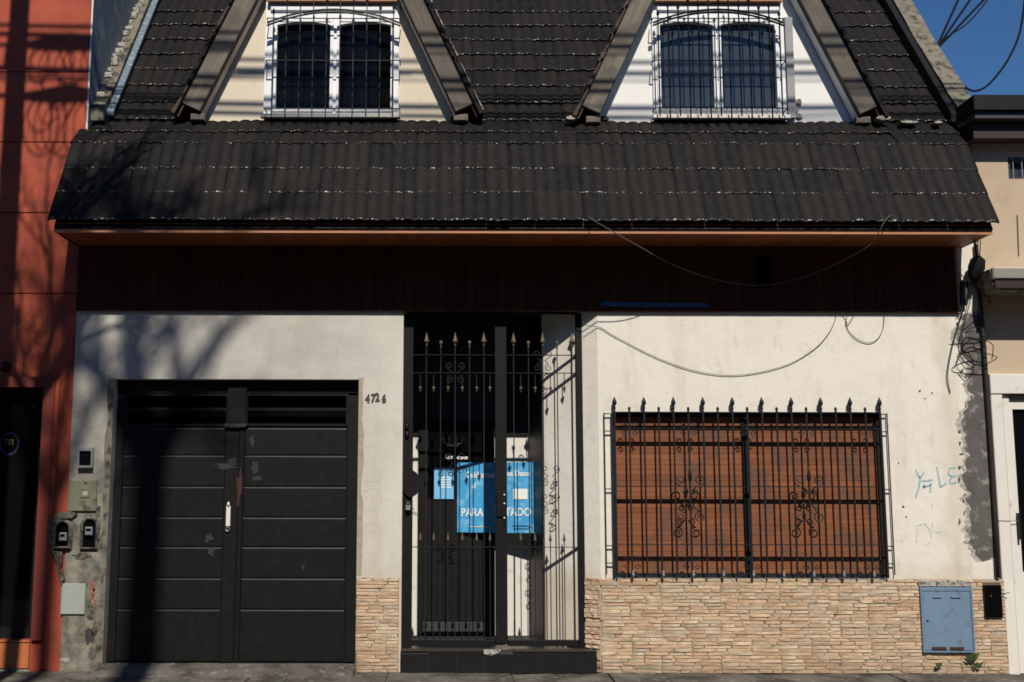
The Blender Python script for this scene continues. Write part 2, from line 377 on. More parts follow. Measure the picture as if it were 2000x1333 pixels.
# poured slabs of the pavement next to the house, each its own piece with a joint round it
rs = random.Random(3)
xs = [-6.1, -4.3, -3.05, -1.75, -1.42, -.55, .55, 1.42, 2.6, 3.95, 5.1, 6.9]
for a, b in zip(xs[:-1], xs[1:]):
    y = -.001
    for d in (rs.uniform(.42, .75), 1.2, 1.1):
        h = rs.uniform(-.006, .004)
        m_ = MB()
        nx = 10
        top = [(a+.008+(b-a-.016)*i/nx, y-d+.008+rs.uniform(-.006, .006), h+rs.uniform(-.003, .003)) for i in range(nx+1)]
        bot = [(a+.008+(b-a-.016)*i/nx, y, h+rs.uniform(-.002, .004)) for i in range(nx+1)]
        n = nx+1
        vs = top+bot+[(p[0], p[1], -.05) for p in top]
        m_.add(vs, [(i, i+1, n+i+1, n+i) for i in range(nx)]+[(2*n+i, 2*n+i+1, i+1, i) for i in range(nx)])
        m_.add([top[0], bot[0], (bot[0][0], bot[0][1], -.05), (top[0][0], top[0][1], -.05)], [(0,1,2,3)])
        m_.add([top[-1], bot[-1], (bot[-1][0], bot[-1][1], -.05), (top[-1][0], top[-1][1], -.05)], [(3,2,1,0)])
        obj('paving_slab', m_, M['pave'], pav); y -= d
kb = MB().box(-60, 60, -4.05, -3.9, -.3, .0); obj('kerb', kb, M['concrete'], kind='structure')

# ================================================================ THE HOUSE
TOPZ = 3.97
XL = PX(150, 612, 0); XR = PX(1912, 520, 0)
house = thing('house', (.6, 0, 0), 'cream rendered house with steep black tiled roof, two dormers, garage and barred window', 'house')
gx0, gx1 = (PX(222, 745, 0)+PX(201, 1280, 0))/2, (PX(703, 745, 0)+PX(694, 1120, 0))/2
gz1 = PZ(741, 0, 460)
ex0, ex1 = PX(786, 900, 0), PX(1170, 900, 0)
ez1 = 3.42
wx0, wx1 = PX(1197, 960, 0), PX(1729, 960, 0)
wz0, wz1 = PZ(1130, 0, 1460), PZ(806, 0, 1460)
stz = PZ(1131, 0, 1500)                                     # top of the stone cladding
wall = MB().slab_grid(XL, XR, -.02, TOPZ, [(gx0, gx1, -.02, gz1), (ex0, ex1, -.02, ez1), (wx0, wx1, wz0, wz1)], 0, .24)
obj('wall', wall, M['wall'], house)
# body of the house behind the front wall (party walls, upper floor) closes it off
body = MB().box(XL, XL+.2, .24, 9, -.02, 4.6).box(XR-.2, XR, .24, 9, -.02, 4.6).box(XL, XR, 8.8, 9, -.02, 5.0)
obj('side_walls', body, M['offwhite'], house)
obj('garage_interior', MB().box(gx0-.05, gx1+.05, .30, .34, 0, gz1+.05), M['dark'], house)

# --- entrance recess: splayed right jamb, back wall, ceiling
GY = .12; BY = 1.0
step_z = PZ(1270, -.03, 970)
xr1 = PX(1061, 950, .33); xr2 = PX(1034, 950, BY)
rec = MB()
rec.zprism([(ex1, 0.001), (ex1+.10, .24), (xr1+.12, .42), (xr1, .33)], -.02, ez1)      # splayed jamb
rec.zprism([(xr1, .331), (xr1+.119, .42), (xr2+.15, BY+.1), (xr2, BY)], -.02, ez1)
obj('entrance_jamb', rec, M['wall'], house)
obj('inner_leaf', MB().zprism([(xr1-.012, .34), (xr1-.002, .345), (xr2-.002, BY-.02), (xr2-.012, BY-.02)], step_z+.02, ez1-.01), M['black_metal'], house, label='black iron door leaf folded back against the recess wall')
obj('recess_wall', MB().box(ex0-.1, ex0, .24, BY+.1, -.02, ez1).box(ex0, xr2+.2, BY+.001, BY+.1, -.02, ez1), M['beige'] if False else M['offwhite'], house)
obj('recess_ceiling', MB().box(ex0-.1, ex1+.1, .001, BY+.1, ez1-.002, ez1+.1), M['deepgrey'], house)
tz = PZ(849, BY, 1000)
obj('recess_shade_panel', MB().box(ex0+.004, xr2-.014, BY-.03, BY-.002, tz, ez1-.004), M['deepgrey'], house)  # dark sheet painting the lintel's shade on the upper back wall
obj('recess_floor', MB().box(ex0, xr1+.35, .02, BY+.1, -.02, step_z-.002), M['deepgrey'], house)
# tiled step
sx0, sx1 = PX(782, 1290, -.03), PX(1166, 1290, -.03)
stp = MB().box(sx0+.005, sx1-.005, -.035, .30, -.02, step_z-.012); so = obj('entrance_step', stp, M['deepgrey'], house)
ntile = 7
for i in range(ntile):
    a = sx0+(sx1-sx0)*i/ntile; b = sx0+(sx1-sx0)*(i+1)/ntile
    hi = step_z-.02 if i not in (0, 3) else step_z-.035
    obj('riser_tile', MB().cbox(a+.002, b-.002, -.048, -.036, .0, hi, .002), M['blacktile'], so)
    obj('tread_tile', MB().box(a+.002, b-.002, -.05 if i != 3 else -.03, .29, step_z-.011, step_z), M['tread'], so)
obj('chipped_edge', MB().prism([(PX(945,1272,-.04), step_z-.03), (PX(958,1280,-.04), step_z-.045), (PX(975,1272,-.04), step_z-.02), (PX(978,1272,-.04), step_z+.004), (PX(945,1272,-.04), step_z+.006)], -.052, -.03), M['mortar'], so)

# --- inner door with ornament
dx0, dx1 = PX(818, 1000, BY), PX(966, 1000, BY); dz1 = PZ(821, BY, 890)
drm = MB().slab_grid(dx0, dx1, step_z, dz1, [(dx0+.09, dx1-.09, PZ(975, BY), dz1-.09)], BY-.06, BY-.032)
dr = obj('inner_door', drm, M['black_metal'], house)
obj('door_glass', MB().box(dx0+.085, dx1-.085, BY-.045, BY-.04, PZ(975, BY)-.005, dz1-.085), M['dark'], dr)
obj('kick_reflection', MB().cbox(dx0+.05, dx1-.05, BY-.075, BY-.061, step_z+.02, PZ(1214, BY), .004), M['deepgrey'], dr)  # grey reflection low on the door, put into the plate's colour
def spiral(cx, cz, r0, turns, a0, y, sgn=1, n=18):
    return [(cx+sgn*r0*(1-.72*i/n)*math.cos(a0+turns*2*math.pi*i/n), y, cz+r0*(1-.72*i/n)*math.sin(a0+turns*2*math.pi*i/n)) for i in range(n+1)]
om = MB(); oc = P(885, 868, BY-.09)
for sg in (-1, 1):
    om.tube(spiral(oc.x+sg*.07, oc.z+.03, .05, 1.3, 0, BY-.09, sg), .007, 5)
om.box(oc.x-.06, oc.x+.06, BY-.1, BY-.085, oc.z-.06, oc.z+.0)
obj('door_ornament', om, M['grille'], dr)

# --- garage door
GD = .10
gd_root = MB()
rmp = MB().xprism([(-.30, .0), (-.10, .048), (.09, .062), (.30, .062), (.30, -.05), (-.30, -.05)], gx0-.02, gx1+.0)
obj('garage_ramp', rmp, M['pave'], pav)
GZ0 = .070
gcx = PX(464, 1000, GD)
slots = []
for a, b in ((250, 442), (484, 676)):
    slots.append((PX(a, 800, GD), PX(b, 800, GD), PZ(828, GD, a), PZ(773, GD, a)))
fr = MB().slab_grid(gx0+.003, gx1-.003, GZ0, gz1-.003, [(s_[0], s_[1], s_[2], s_[3]) for s_ in slots], GD+.02, GD+.06)
gd = obj('garage_door', fr, M['black_metal'], house, label='black double garage door with rusty scratches round the lock')
def gp(name, m, mt=None): return obj(name, m, mt or M['black_metal'], gd)
xa0, xa1 = gx0+.01, gx1-.01
gp('top_rail', MB().cbox(xa0, xa1, GD, GD+.02, PZ(768, GD, 460), gz1-.006, .004))
rows = [836, 890, 951, 1011, 1069, 1130, 1191, 1281]
leaf_x = ((PX(236, 1000, GD), PX(436, 1000, GD)), (PX(474, 1000, GD), PX(676, 1000, GD)))
for lx0, lx1 in leaf_x:
    for r0, r1 in zip(rows[:-1], rows[1:]):
        za = PZ(r1, GD, 460)+.002; zb = PZ(r0, GD, 460)-.003
        if r1 == 1281: za = GZ0+.006
        gp('door_panel', MB().panel(lx0, lx1, GD+.0, GD+.02, za, zb, .011, .0048))
for a, b in ((gx0+.01, leaf_x[0][0]-.004), (leaf_x[0][1]+.004, gcx-.003), (gcx+.003, leaf_x[1][0]-.004), (leaf_x[1][1]+.004, gx1-.01)):
    gp('stile', MB().cbox(a, b, GD-.002, GD+.02, GZ0+.004, PZ(832, GD, 460), .004))
gp('centre_post', MB().cbox(PX(445, 790, GD), PX(483, 790, GD), GD-.03, GD+.019, PZ(833, GD, 460), PZ(752, GD, 460), .006))
for s_ in slots:
    gp('vent_slat', MB().cbox(s_[0]-.01, s_[1]+.01, GD-.0, GD+.03, PZ(804, GD), PZ(798, GD), .003))
    gp('vent_backing', MB().box(s_[0]-.02, s_[1]+.02, GD+.10, GD+.12, s_[2]-.02, s_[3]+.02), M['dark'])
    gp('slot_frame', MB().slab_grid(s_[0]-.02, s_[1]+.02, s_[2]-.02, s_[3]+.02, [(s_[0], s_[1], s_[2], s_[3])], GD+.004, GD+.019))
hx = PX(445, 1010, GD-.03)
hh = MB().cbox(hx-.020, hx+.020, GD-.022, GD-.004, PZ(1030, GD-.03), PZ(990, GD-.03), .004)
hh.lathe(hx, GD-.02, [(.013, PZ(990, GD-.03)), (.013, PZ(986, GD-.03)), (.006, PZ(982, GD-.03))], 8)
hb = gp('lock_handle', hh, M['offwhite'])
obj('lock_ring', MB().tube([(hx+.017*math.cos(a), GD-.025, PZ(1035, GD)+.017*math.sin(a)) for a in [i*math.pi/5 for i in range(11)]], .004, 5), M['steel'], hb)
def blotch(name, px, py, w_, h_, y, mt, parent, seed, n=14, rag=.45, thick=.002):
    """thin ragged scab of scraped paint, plaster or mortar lying on a surface"""
    r_ = random.Random(seed); c = P(px, py, y); pts = []
    for i in range(n):
        a = 2*math.pi*i/n; f = 1-rag*r_.random()
        pts.append((c.x+w_/2*f*math.cos(a), c.z+h_/2*f*math.sin(a)))
    return obj(name, MB().prism(pts, y-thick, y+.0005), mt, parent)
M['scratch'] = simple('scraped_paint', (.028, .024, .021), .8, .5, 40, .2, 60, stain=(.013, .013, .014), stain_amt=(.45, .6))
M['rust'] = simple('rust', (.045, .015, .009), .85, .5, 40, .3, 60)
for i, (a, b, c_, d_, m_) in enumerate(((468, 950, 14, 95, 'rust'), (497, 915, 20, 40, 'scratch'), (440, 910, 70, 18, 'scratch'), (408, 1050, 26, 26, 'scratch'), (413, 1078, 20, 30, 'scratch'), (492, 862, 14, 36, 'scratch'), (455, 900, 22, 22, 'scratch'), (500, 935, 30, 14, 'scratch'), (592, 1110, 7, 22, 'scratch'))):
    blotch('scraped_patch', a, b, c_/212, d_/212, GD-.0025 if a > 436 and a < 474 else GD-.0005, M[m_], gd, 50+i, rag=.65)
obj('plaster_lump', MB().prism([(PX(438, 832, GD-.03)+.01*i, PZ(832, GD-.03)+[-.012, -.02, -.014, -.024, -.018, -.026, -.018, -.024, -.013, -.018, -.01][i//2]) for i in range(0, 21, 2)]+[(PX(485, 828, GD-.03), PZ(829, GD-.03)), (PX(438, 828, GD-.03), PZ(829, GD-.03))], GD-.036, GD-.005), M['scratch'], gd)

# --- stone cladding, panel by panel
clad = MB()
cx0, cx1 = ex1+.0, XR+.04
pier0, pier1 = gx1+.001, ex0-.022
CZ = stz
bxa, bxb = PX(1800, 1210, -.02), PX(1898, 1210, -.02); bza, bzb = PZ(1274, -.02, 1850), PZ(1140, -.02, 1850)
kxa, kxb = PX(1921, 1175, -.02), PX(1956, 1175, -.02); kza, kzb = PZ(1207, -.02, 1940), PZ(1143, -.02, 1940)
clad.box(cx0+.002, cx1, -.012, -.001, 0, CZ-.01)
cl = obj('stone_cladding', clad, M['grout'], house)
cl_pier = obj('stone_cladding', MB().box(pier0, pier1, -.012, -.001, 0, CZ-.01), M['grout'], house)
var = []
rs = random.Random(11)
for q in range(8):
    j = lambda a: rs.uniform(-a, a)
    e = .06; ez = .16
    v = [(-.5,0,-.5),(.5,0,-.5),(.5,0,.5),(-.5,0,.5),
         (-.5,-.6+j(.2),-.5+j(.03)),(.5,-.6+j(.2),-.5+j(.03)),(.5,-.6+j(.2),.5+j(.03)),(-.5,-.6+j(.2),.5+j(.03)),
         (-.5+e+j(.03),-1+j(.15),-.5+ez+j(.06)),(.0+j(.2),-1+j(.2),-.5+ez+j(.1)),(.5-e+j(.03),-1+j(.3),-.5+ez+j(.1)),
         (.5-e+j(.03),-1+j(.3),.5-ez+j(.1)),(.0+j(.2),-1+j(.35),.5-ez+j(.1)),(-.5+e+j(.03),-1+j(.3),.5-ez+j(.1))]
    f = [(0,1,5,4),(1,2,6,5),(2,3,7,6),(3,0,4,7),(4,5,10,9),(4,9,8),(5,6,11,10),(6,7,12,11),(7,13,12),(7,4,8,13),(8,9,12,13),(9,10,11,12)]
    me, _ = MB().add(v, f).mesh('stone', M['stone'], Vector((0,0,0))); var.append((me, v, f))
stones = []
def fill(x0, x1, ori=None):
    z = .0; course = 0
    PH = .155
    while z < CZ-.01:
        ph = min(PH, CZ-z); nrow = 5 if ph > .12 else max(1, round(ph/.038))
        off = (course % 2)*.27+rs.uniform(-.02, .02)
        px = x0-off
        while px < x1:
            pa, pb = max(px, x0), min(px+.54, x1)
            if pb-pa > .01:
                hs = [rs.uniform(.88, 1.14) for _ in range(nrow)]; tot = sum(hs); zz = z
                for h in hs:
                    h = h/tot*ph; xx = pa
                    while xx < pb-.005:
                        L = rs.uniform(.09, .27)
                        if pb-(xx+L) < .07: L = pb-xx
                        stones.append((xx, xx+L, zz, zz+h, rs.uniform(.0102, .0165))); xx += L
                    zz += h
            px += .54
        z += ph; course += 1
fill(pier0, pier1); fill(cx0-.010, cx1)
def clear(s_):
    return not any(s_[0] < b and s_[1] > a and s_[2] < d and s_[3] > c for a, b, c, d in ((bxa, bxb, bza-.01, bzb+.0), (kxa, kxb, kza, kzb)))
parts_ = []
for s_ in stones:
    if clear(s_): parts_.append(s_); continue
    # trim against the two boxes
    x0, x1, z0, z1, d = s_
    for a, b, c, e in ((bxa, bxb, bza-.01, bzb), (kxa, kxb, kza, kzb)):
        if x0 < b and x1 > a and z0 < e and z1 > c:
            zo = min(e, z1)-max(c, z0)
            if zo < .35*(z1-z0): parts_.append(s_)
            else:
                if x0 < a-.02: parts_.append((x0, a, z0, z1, d))
                if x1 > b+.02: parts_.append((b, min(x1, kxa) if b == bxb and x1 > kxa and z1 > kza else x1, z0, z1, d))
parts_.sort(key=lambda s_: -(s_[1]-s_[0])*(s_[3]-s_[2]))
rest = MB()
for i, (x0, x1, z0, z1, d) in enumerate(parts_):
    me, v, f = rs.choice(var)
    if i < 295:
        put('stone', me, ((x0+x1)/2, -.004, (z0+z1)/2), cl_pier if x1 < pier1+.01 else cl, scale=(x1-x0-.002, d, z1-z0-.001))
    else:
        rest.add([((x0+x1)/2+p[0]*(x1-x0-.002), -.004+p[1]*d, (z0+z1)/2+p[2]*(z1-z0-.001)) for p in v], f)
# cladding turning the corner on the splayed jamb
dirv = Vector((xr1-ex1, .33, 0)).normalized(); nv = Vector((-dirv.y, dirv.x, 0)); nv = nv if nv.y < 0 else -nv
z = 0
while z < CZ-.01:
    h = rs.uniform(.03, .045); h = min(h, CZ-z); L = .16; d = rs.uniform(.012, .03); me, v, f = rs.choice(var)
    for a, b in ((0, rs.uniform(.05, .1)),):
        for s0, s1 in ((.004, b), (b, L)):
            cpt = Vector((ex1, 0, 0))+dirv*((s0+s1)/2)
            rest.add([Vector((cpt.x, cpt.y, z+h/2+p[2]*(h-.001)))+dirv*(-p[0]*(s1-s0))*-1+nv*(.001-p[1]*d) for p in v], f)
    z += h
obj('stone', rest, M['stone'], cl, kind='stuff')
obj('cladding_cap', MB().box(pier0, pier1, -.014, -.001, CZ-.012, CZ+.003).box(wx0-.06, cx1-.02, -.014, -.001, CZ-.012, CZ+.003), M['mortar'], cl)

# blue meter cabinet in the cladding
cab = MB().slab_grid(bxa-.008, bxb+.008, bza, PZ(1147, -.03, 1850), [(bxa+.008, bxb-.008, bza+.014, PZ(1154, -.03, 1850))], -.045, -.003)
mc = obj('meter_cabinet', cab, M['bluebox'], house)
dz0, dz1_ = bza+.016, PZ(1155, -.03, 1850)
obj('cabinet_door', MB().cbox(bxa+.010, bxb-.010, -.040, -.004, dz0, dz1_, .004), M['bluebox'], mc)
for a, b, c, d in ((1822, 1838, 1163, 1166), (1856, 1875, 1163, 1166), (1820, 1848, 1262, 1268), (1855, 1882, 1262, 1268)):
    obj('vent', MB().cbox(PX(a, c, -.04), PX(b, c, -.04), -.052, -.0402, PZ(d, -.04), PZ(c, -.04), .003), M['rust'] if c > 1200 else M['bluebox'], mc)
obj('keyhole', MB().lathe(0, 0, [(.008, 0), (.008, .006)], 8), M['dark'], mc)
kh = bpy.data.objects['keyhole']; kh.rotation_euler = (math.pi/2, 0, 0); kp = P(1812, 1213, -.043); kh.location = Vector(kp)-WL[mc.name]
obj('cement_lintel', MB().cbox(bxa-.01, bxb+.012, -.03, -.002, PZ(1147, -.03, 1850)+.002, PZ(1134, -.03, 1850), .006), M['mortar'], house)
# small black box at the right corner
kb_ = obj('gas_tap_box', MB().cbox(kxa+.004, kxb-.004, -.03, -.002, kza+.004, kzb-.004, .004), M['dark'], house)
obj('box_frame', MB().slab_grid(kxa, kxb, kza, kzb, [(kxa+.006, kxb-.006, kza+.006, kzb-.006)], -.034, -.003), M['black_metal'], kb_)
obj('tap_knob', MB().lathe(PX(1935, 1162, -.04), -.04, [(.006, PZ(1166, -.04)), (.010, PZ(1163, -.04)), (.006, PZ(1160, -.04))], 8), M['rust'], kb_)
obj('corner_wire', MB().tube([P(1955, 1164, -.03), P(1966, 1159, -.05), P(1972, 1158, -.05)], .004, 5), M['cablegrey'], kb_)

# --- left pier: meters and covers
def pr(name, m, mt, parent=house, **kw): return obj(name, m, mt, parent, **kw)
a, b, c, d = PX(155, 893, 0), PX(184, 893, 0), PZ(914, 0, 170), PZ(875, 0, 170)
bell = pr('meter_window', MB().slab_grid(a, b, c, d, [(a+.015, b-.015, c+.02, d-.03)], -.05, -.001), M['steel'])
pr('meter_glass', MB().box(a+.013, b-.013, -.03, -.025, c+.018, d-.028), M['glass'], bell)
a, b, c, d = PX(134, 969, 0), PX(190, 969, 0), PZ(999, 0, 160), PZ(938, 0, 160)
fp = pr('fuse_panel', MB().cbox(a, b, -.022, -.001, c, d, .006), M['olive'])
mx, mz = PX(168, 962, 0), PZ(962, 0, 160)
pr('panel_window', MB().slab_grid(mx-.042, mx+.042, mz-.045, mz+.04, [(mx-.027, mx+.027, mz-.03, mz+.022)], -.03, -.0225), M['olive'], fp)
pr('panel_glass', MB().box(mx-.024, mx+.024, -.0245, -.0225, mz-.028, mz+.02), M['palegreen'], fp)
pr('panel_screw', MB().box(mx-.008, mx+.008, -.026, -.0225, d-.035, d-.022), M['dark'], fp)
def niche(x0, x1, z0, z1, ymax, nm, dep, tilt=0):
    """arched plaster surround, dark pocket and a small meter sticking out of it"""
    cxn = (x0+x1)/2; r = (x1-x0)/2; pts_o = []; pts_i = []
    for i in range(9):
        an = math.pi*i/8
        pts_o.append((cxn+(r+.035)*math.cos(an), z1-r+(r+.035)*math.sin(an)*1.0))
        pts_i.append((cxn+r*math.cos(an), z1-r+r*math.sin(an)))
    pts_o = [(x1+.03, z0-.02)]+pts_o+[(x0-.03, z0-.02)]; pts_i = [(x1, z0+.012)]+pts_i+[(x0, z0+.012)]
    m_ = MB()
    n = len(pts_o)
    for i in range(n):
        j_ = (i+1) % n
        o1, o2, i1, i2 = pts_o[i], pts_o[j_], pts_i[i], pts_i[j_]
        m_.add([(o1[0], ymax, o1[1]), (o2[0], ymax, o2[1]), (o2[0]*.3+i2[0]*.7, ymax-dep, o2[1]*.3+i2[1]*.7), (o1[0]*.3+i1[0]*.7, ymax-dep, o1[1]*.3+i1[1]*.7), (i2[0], ymax-dep+.01, i2[1]), (i1[0], ymax-dep+.01, i1[1]), (i2[0], ymax, i2[1]), (i1[0], ymax, i1[1])],
               [(0,1,2,3), (3,2,4,5), (5,4,6,7)])
    nn = pr('meter_niche', m_, M['dirty'], house)
    pr('niche_pocket', MB().prism(pts_i, ymax-.004, ymax-.001), M['dark'], nn)
    return nn, cxn
n1, c1_ = niche(PX(110, 1045, 0), PX(136, 1045, 0), PZ(1070, 0, 120), PZ(1020, 0, 120), -.002, 'a', .045)
n2, c2_ = niche(PX(163, 1045, 0), PX(188, 1045, 0), PZ(1072, 0, 170), PZ(1015, 0, 170), -.002, 'b', .03)
for nn, cxn, zz in ((n1, c1_+.012, PZ(1048, 0, 120)), (n2, c2_+.0, PZ(1037, 0, 170))):
    m_ = MB().cbox(cxn-.032, cxn+.034, -.05, -.008, zz-.04, zz+.035, .008)
    mo = pr('gas_meter', m_, M['steel'], nn)
    pr('meter_dial', MB().box(cxn-.02, cxn+.022, -.053, -.0505, zz-.002, zz+.022), M['dark'], mo)
pr('plaster_patch', MB().prism([(PX(x_, y_, -.02), PZ(y_, -.02, 100)) for x_, y_ in ((104, 1076), (122, 1078), (120, 1110), (126, 1130), (121, 1143), (114, 1120), (110, 1095), (98, 1070), (94, 1040), (98, 1012), (112, 1002), (138, 998), (150, 1004), (140, 1012), (118, 1014), (106, 1024), (104, 1050))][::1], -.030, -.0005), M['dirty'])
pr('cover_plate', MB().cbox(PX(120, 1170, 0), PX(167, 1170, 0), -.018, -.001, PZ(1200, 0, 140), PZ(1140, 0, 140), .004), M['palegreen'])
for i, (x_, y_, w_, h_, m_) in enumerate(((179, 1150, .085, .20, 'brick'), (176, 1195, .10, .16, 'dirty'), (174, 1240, .10, .20, 'deepgrey'), (192, 1000, .06, .14, 'dirty'), (128, 1290, .12, .05, 'mortar'), (180, 1276, .1, .14, 'cement'), (184, 1170, .06, .2, 'brick'), (186, 1230, .07, .16, 'dirty'), (160, 1085, .2, .08, 'dirty'), (196, 1060, .05, .2, 'dirty'))):
    blotch('plaster_scar', x_, y_, w_, h_, -.0015, M[m_], house, 80+i, 16, .5, .004)
# worn edges of the garage opening
r_ = random.Random(5); pts = []
for i in range(15): pts.append((gx1+.045+r_.uniform(-.015, .012), CZ+.02+(gz1-CZ)*i/14))
pr('worn_edge', MB().prism([(gx1+.001, CZ+.02)]+pts+[(gx1+.001, gz1+.02)], -.003, -.0005), simple('yellowed_edge_plaster', (.34, .30, .23), .9, .4, 20, .4, 60, spec=.1))
pts = [(gx0-.05+r_.uniform(-.015, .012), .05+(gz1-.05)*i/14) for i in range(15)]
pr('worn_edge', MB().prism([(gx0-.001, gz1+.01), ]+pts[::-1]+[(gx0-.001, .05)], -.003, -.0005), M['concrete'])

# bare cement strip at the right corner of the facade
r_ = random.Random(8); lp = []
for i, (x_, y_) in enumerate(((1888, 612), (1874, 640), (1878, 680), (1898, 712), (1888, 735), (1900, 770), (1886, 812), (1884, 850), (1892, 890), (1886, 930), (1893, 975), (1888, 1010), (1894, 1050), (1904, 1075), (1918, 1100), (1937, 1088))):
    lp.append((x_, y_))
dense = []
for (xa_, ya_), (xb_, yb_) in zip(lp[:-1], lp[1:]):
    for q in range(5):
        f_ = q/5; dense.append((xa_+(xb_-xa_)*f_+r_.uniform(-9, 7), ya_+(yb_-ya_)*f_+r_.uniform(-2, 2)))
halo = [(PX(x_-r_.uniform(2, 13), y_, 0), PZ(y_, 0, 1900)) for x_, y_ in dense]+[(XR-.004, PZ(1098, 0, 1930)), (XR-.004, PZ(606, 0, 1900))]
pr('cement_smear', MB().prism(halo, -.0022, -.0004), simple('thin_cement_wash', (.30, .28, .25), .95, .4, 16, .5, 60, spec=.15, stain=(.5, .47, .42), stain_amt=(.45, .6)))
pts = [(PX(x_, y_, 0), PZ(y_, 0, 1900)) for x_, y_ in dense]+[(XR-.004, PZ(1088, 0, 1930)), (XR-.004, PZ(612, 0, 1900))]
pr('bare_cement_patch', MB().prism(pts[::1], -.004, -.0005), M['cement'])
for i in range(22):
    y_ = 640+i*20+r_.uniform(-8, 8); q_ = min(lp, key=lambda t: abs(t[1]-y_))
    blotch('cement_speck', q_[0]-r_.uniform(-4, 14), y_, r_.uniform(.015, .05), r_.uniform(.02, .07), -.001, M['cement'], house, 400+i, 9, .6)
for i, (x_, y_, w_) in enumerate(((1796, 764, .03), (1820, 768, .025), (1806, 779, .022), (1700, 830, .018), (1755, 905, .02), (1764, 990, .03), (1770, 1010, .02), (1902, 688, .03))):
    blotch('plaster_chip', x_, y_, w_, w_, -.0005, M['brick'] if i < 3 else M['cement'], house, 120+i, 9, .4)

# --- graffiti
def stroke(name, pts, width, mt, y=-.003):
    m_ = MB(); p3 = [P(a, b, y) for a, b in pts]
    for i in range(len(p3)-1):
        d = (p3[i+1]-p3[i]); L = d.length; d.normalize(); nx = Vector((-d.z, 0, d.x))*width/2; yo = y-.0004*i
        q = [p3[i]-nx, p3[i+1]-nx, p3[i+1]+nx, p3[i]+nx]
        m_.add([(v.x, yo, v.z) for v in q], [(0,1,2,3)])
    o = obj(name, m_, mt, house); 
    return o
for s_ in ([(1789, 918), (1797, 935), (1795, 952), (1788, 972)], [(1797, 935), (1805, 922)], [(1800, 940), (1822, 938)], [(1806, 946), (1804, 955)], [(1818, 944), (1817, 962)], [(1802, 952), (1818, 948)], [(1830, 912), (1834, 935), (1837, 952)], [(1837, 952), (1848, 944)], [(1866, 914), (1856, 914), (1852, 926), (1860, 932)], [(1860, 932), (1854, 940), (1858, 945), (1868, 942)], [(1856, 931), (1870, 930)]):
    stroke('graffiti', s_, .016, M['graffiti'])
for s_ in ([(1792, 1030), (1790, 1060)], [(1790, 1028), (1806, 1022), (1816, 1034), (1820, 1052), (1812, 1064)], [(1822, 1020), (1822, 1040)], [(1826, 1040), (1840, 1038)], [(1822, 982), (1820, 992)]):
    stroke('graffiti', s_, .011, M['graffiti_faint'])

# --- text
def text(name, body, size, loc, mt, parent=None, rotz=0, extr=.001, spacing=1.0, bold=.0, squeeze=1.0, tilt=0):
    cu = bpy.data.curves.new(name, 'FONT'); cu.body = body; cu.size = size; cu.extrude = extr; cu.space_character = spacing; cu.offset = bold; cu.resolution_u = 3
    cu.align_x = 'CENTER'; cu.align_y = 'CENTER'
    tmp = bpy.data.objects.new(name+'_tmp', cu); COL.objects.link(tmp)
    bpy.context.view_layer.update()
    me = bpy.data.meshes.new_from_object(tmp.evaluated_get(bpy.context.evaluated_depsgraph_get()))
    bpy.data.objects.remove(tmp); me.name = name; me.materials.clear(); me.materials.append(mt)
    return put(name, me, loc, parent, rot=(math.pi/2, tilt, rotz), scale=(squeeze, 1, 1))
for ch, x_, y_, ti in (('4', 718, 780, .05), ('7', 729, 779, .0), ('2', 737, 777, -.05), ('6', 750, 780, .0)):
    text('house_number', ch, .105, P(x_, y_, -.004), M['number'], house, extr=.002, bold=.006, squeeze=.74, tilt=ti)

# --- wood band of vertical boards, with a side return
bz0 = PZ(609, -.03, 1000); bz1 = PZ(486, -.03, 1000)
bx0, bx1 = PX(150, 560, -.03), PX(1868, 560, -.03)
nb = 86; bd = MB().box(bx0+.01, bx1-.01, -.012, -.001, bz0+.01, TOPZ-.02)
bo = obj('board_band', bd, M['band'], house)
bw = (bx1-bx0)/nb
bme, _ = MB().cbox(-bw/2+.0012, bw/2-.0012, -.012, .012, -(TOPZ-.02-bz0)/2, (TOPZ-.02-bz0)/2, .004).mesh('board', M['band'], Vector((0,0,0)))
r_ = random.Random(4)
for i in range(nb): put('board', bme, (bx0+bw*(i+.5), -.024+r_.uniform(-.0015, .0015), (TOPZ-.02+bz0)/2), bo)
obj('end_board', MB().box(bx1+.001, bx1+.022, -.036, -.001, bz0-.004, TOPZ-.02), M['fascia'], bo)
obj('blue_smear', MB().prism([(PX(1172, 596, -.04), PZ(598, -.04, 1172)), (PX(1250, 600, -.04), PZ(600, -.04, 1250)), (PX(1385, 600, -.04), PZ(600, -.04, 1385)), (PX(1383, 592, -.04), PZ(593, -.04, 1385)), (PX(1280, 594, -.04), PZ(592, -.04, 1280)), (PX(1176, 589, -.04), PZ(589, -.04, 1176))], -.0385, -.0365), M['bluetape'], bo)
obj('bell_box', MB().cbox(PX(1480, 530, -.04), PX(1504, 530, -.04), -.075, -.038, PZ(562, -.04, 1490), PZ(505, -.04, 1490), .006), M['dark'], bo)

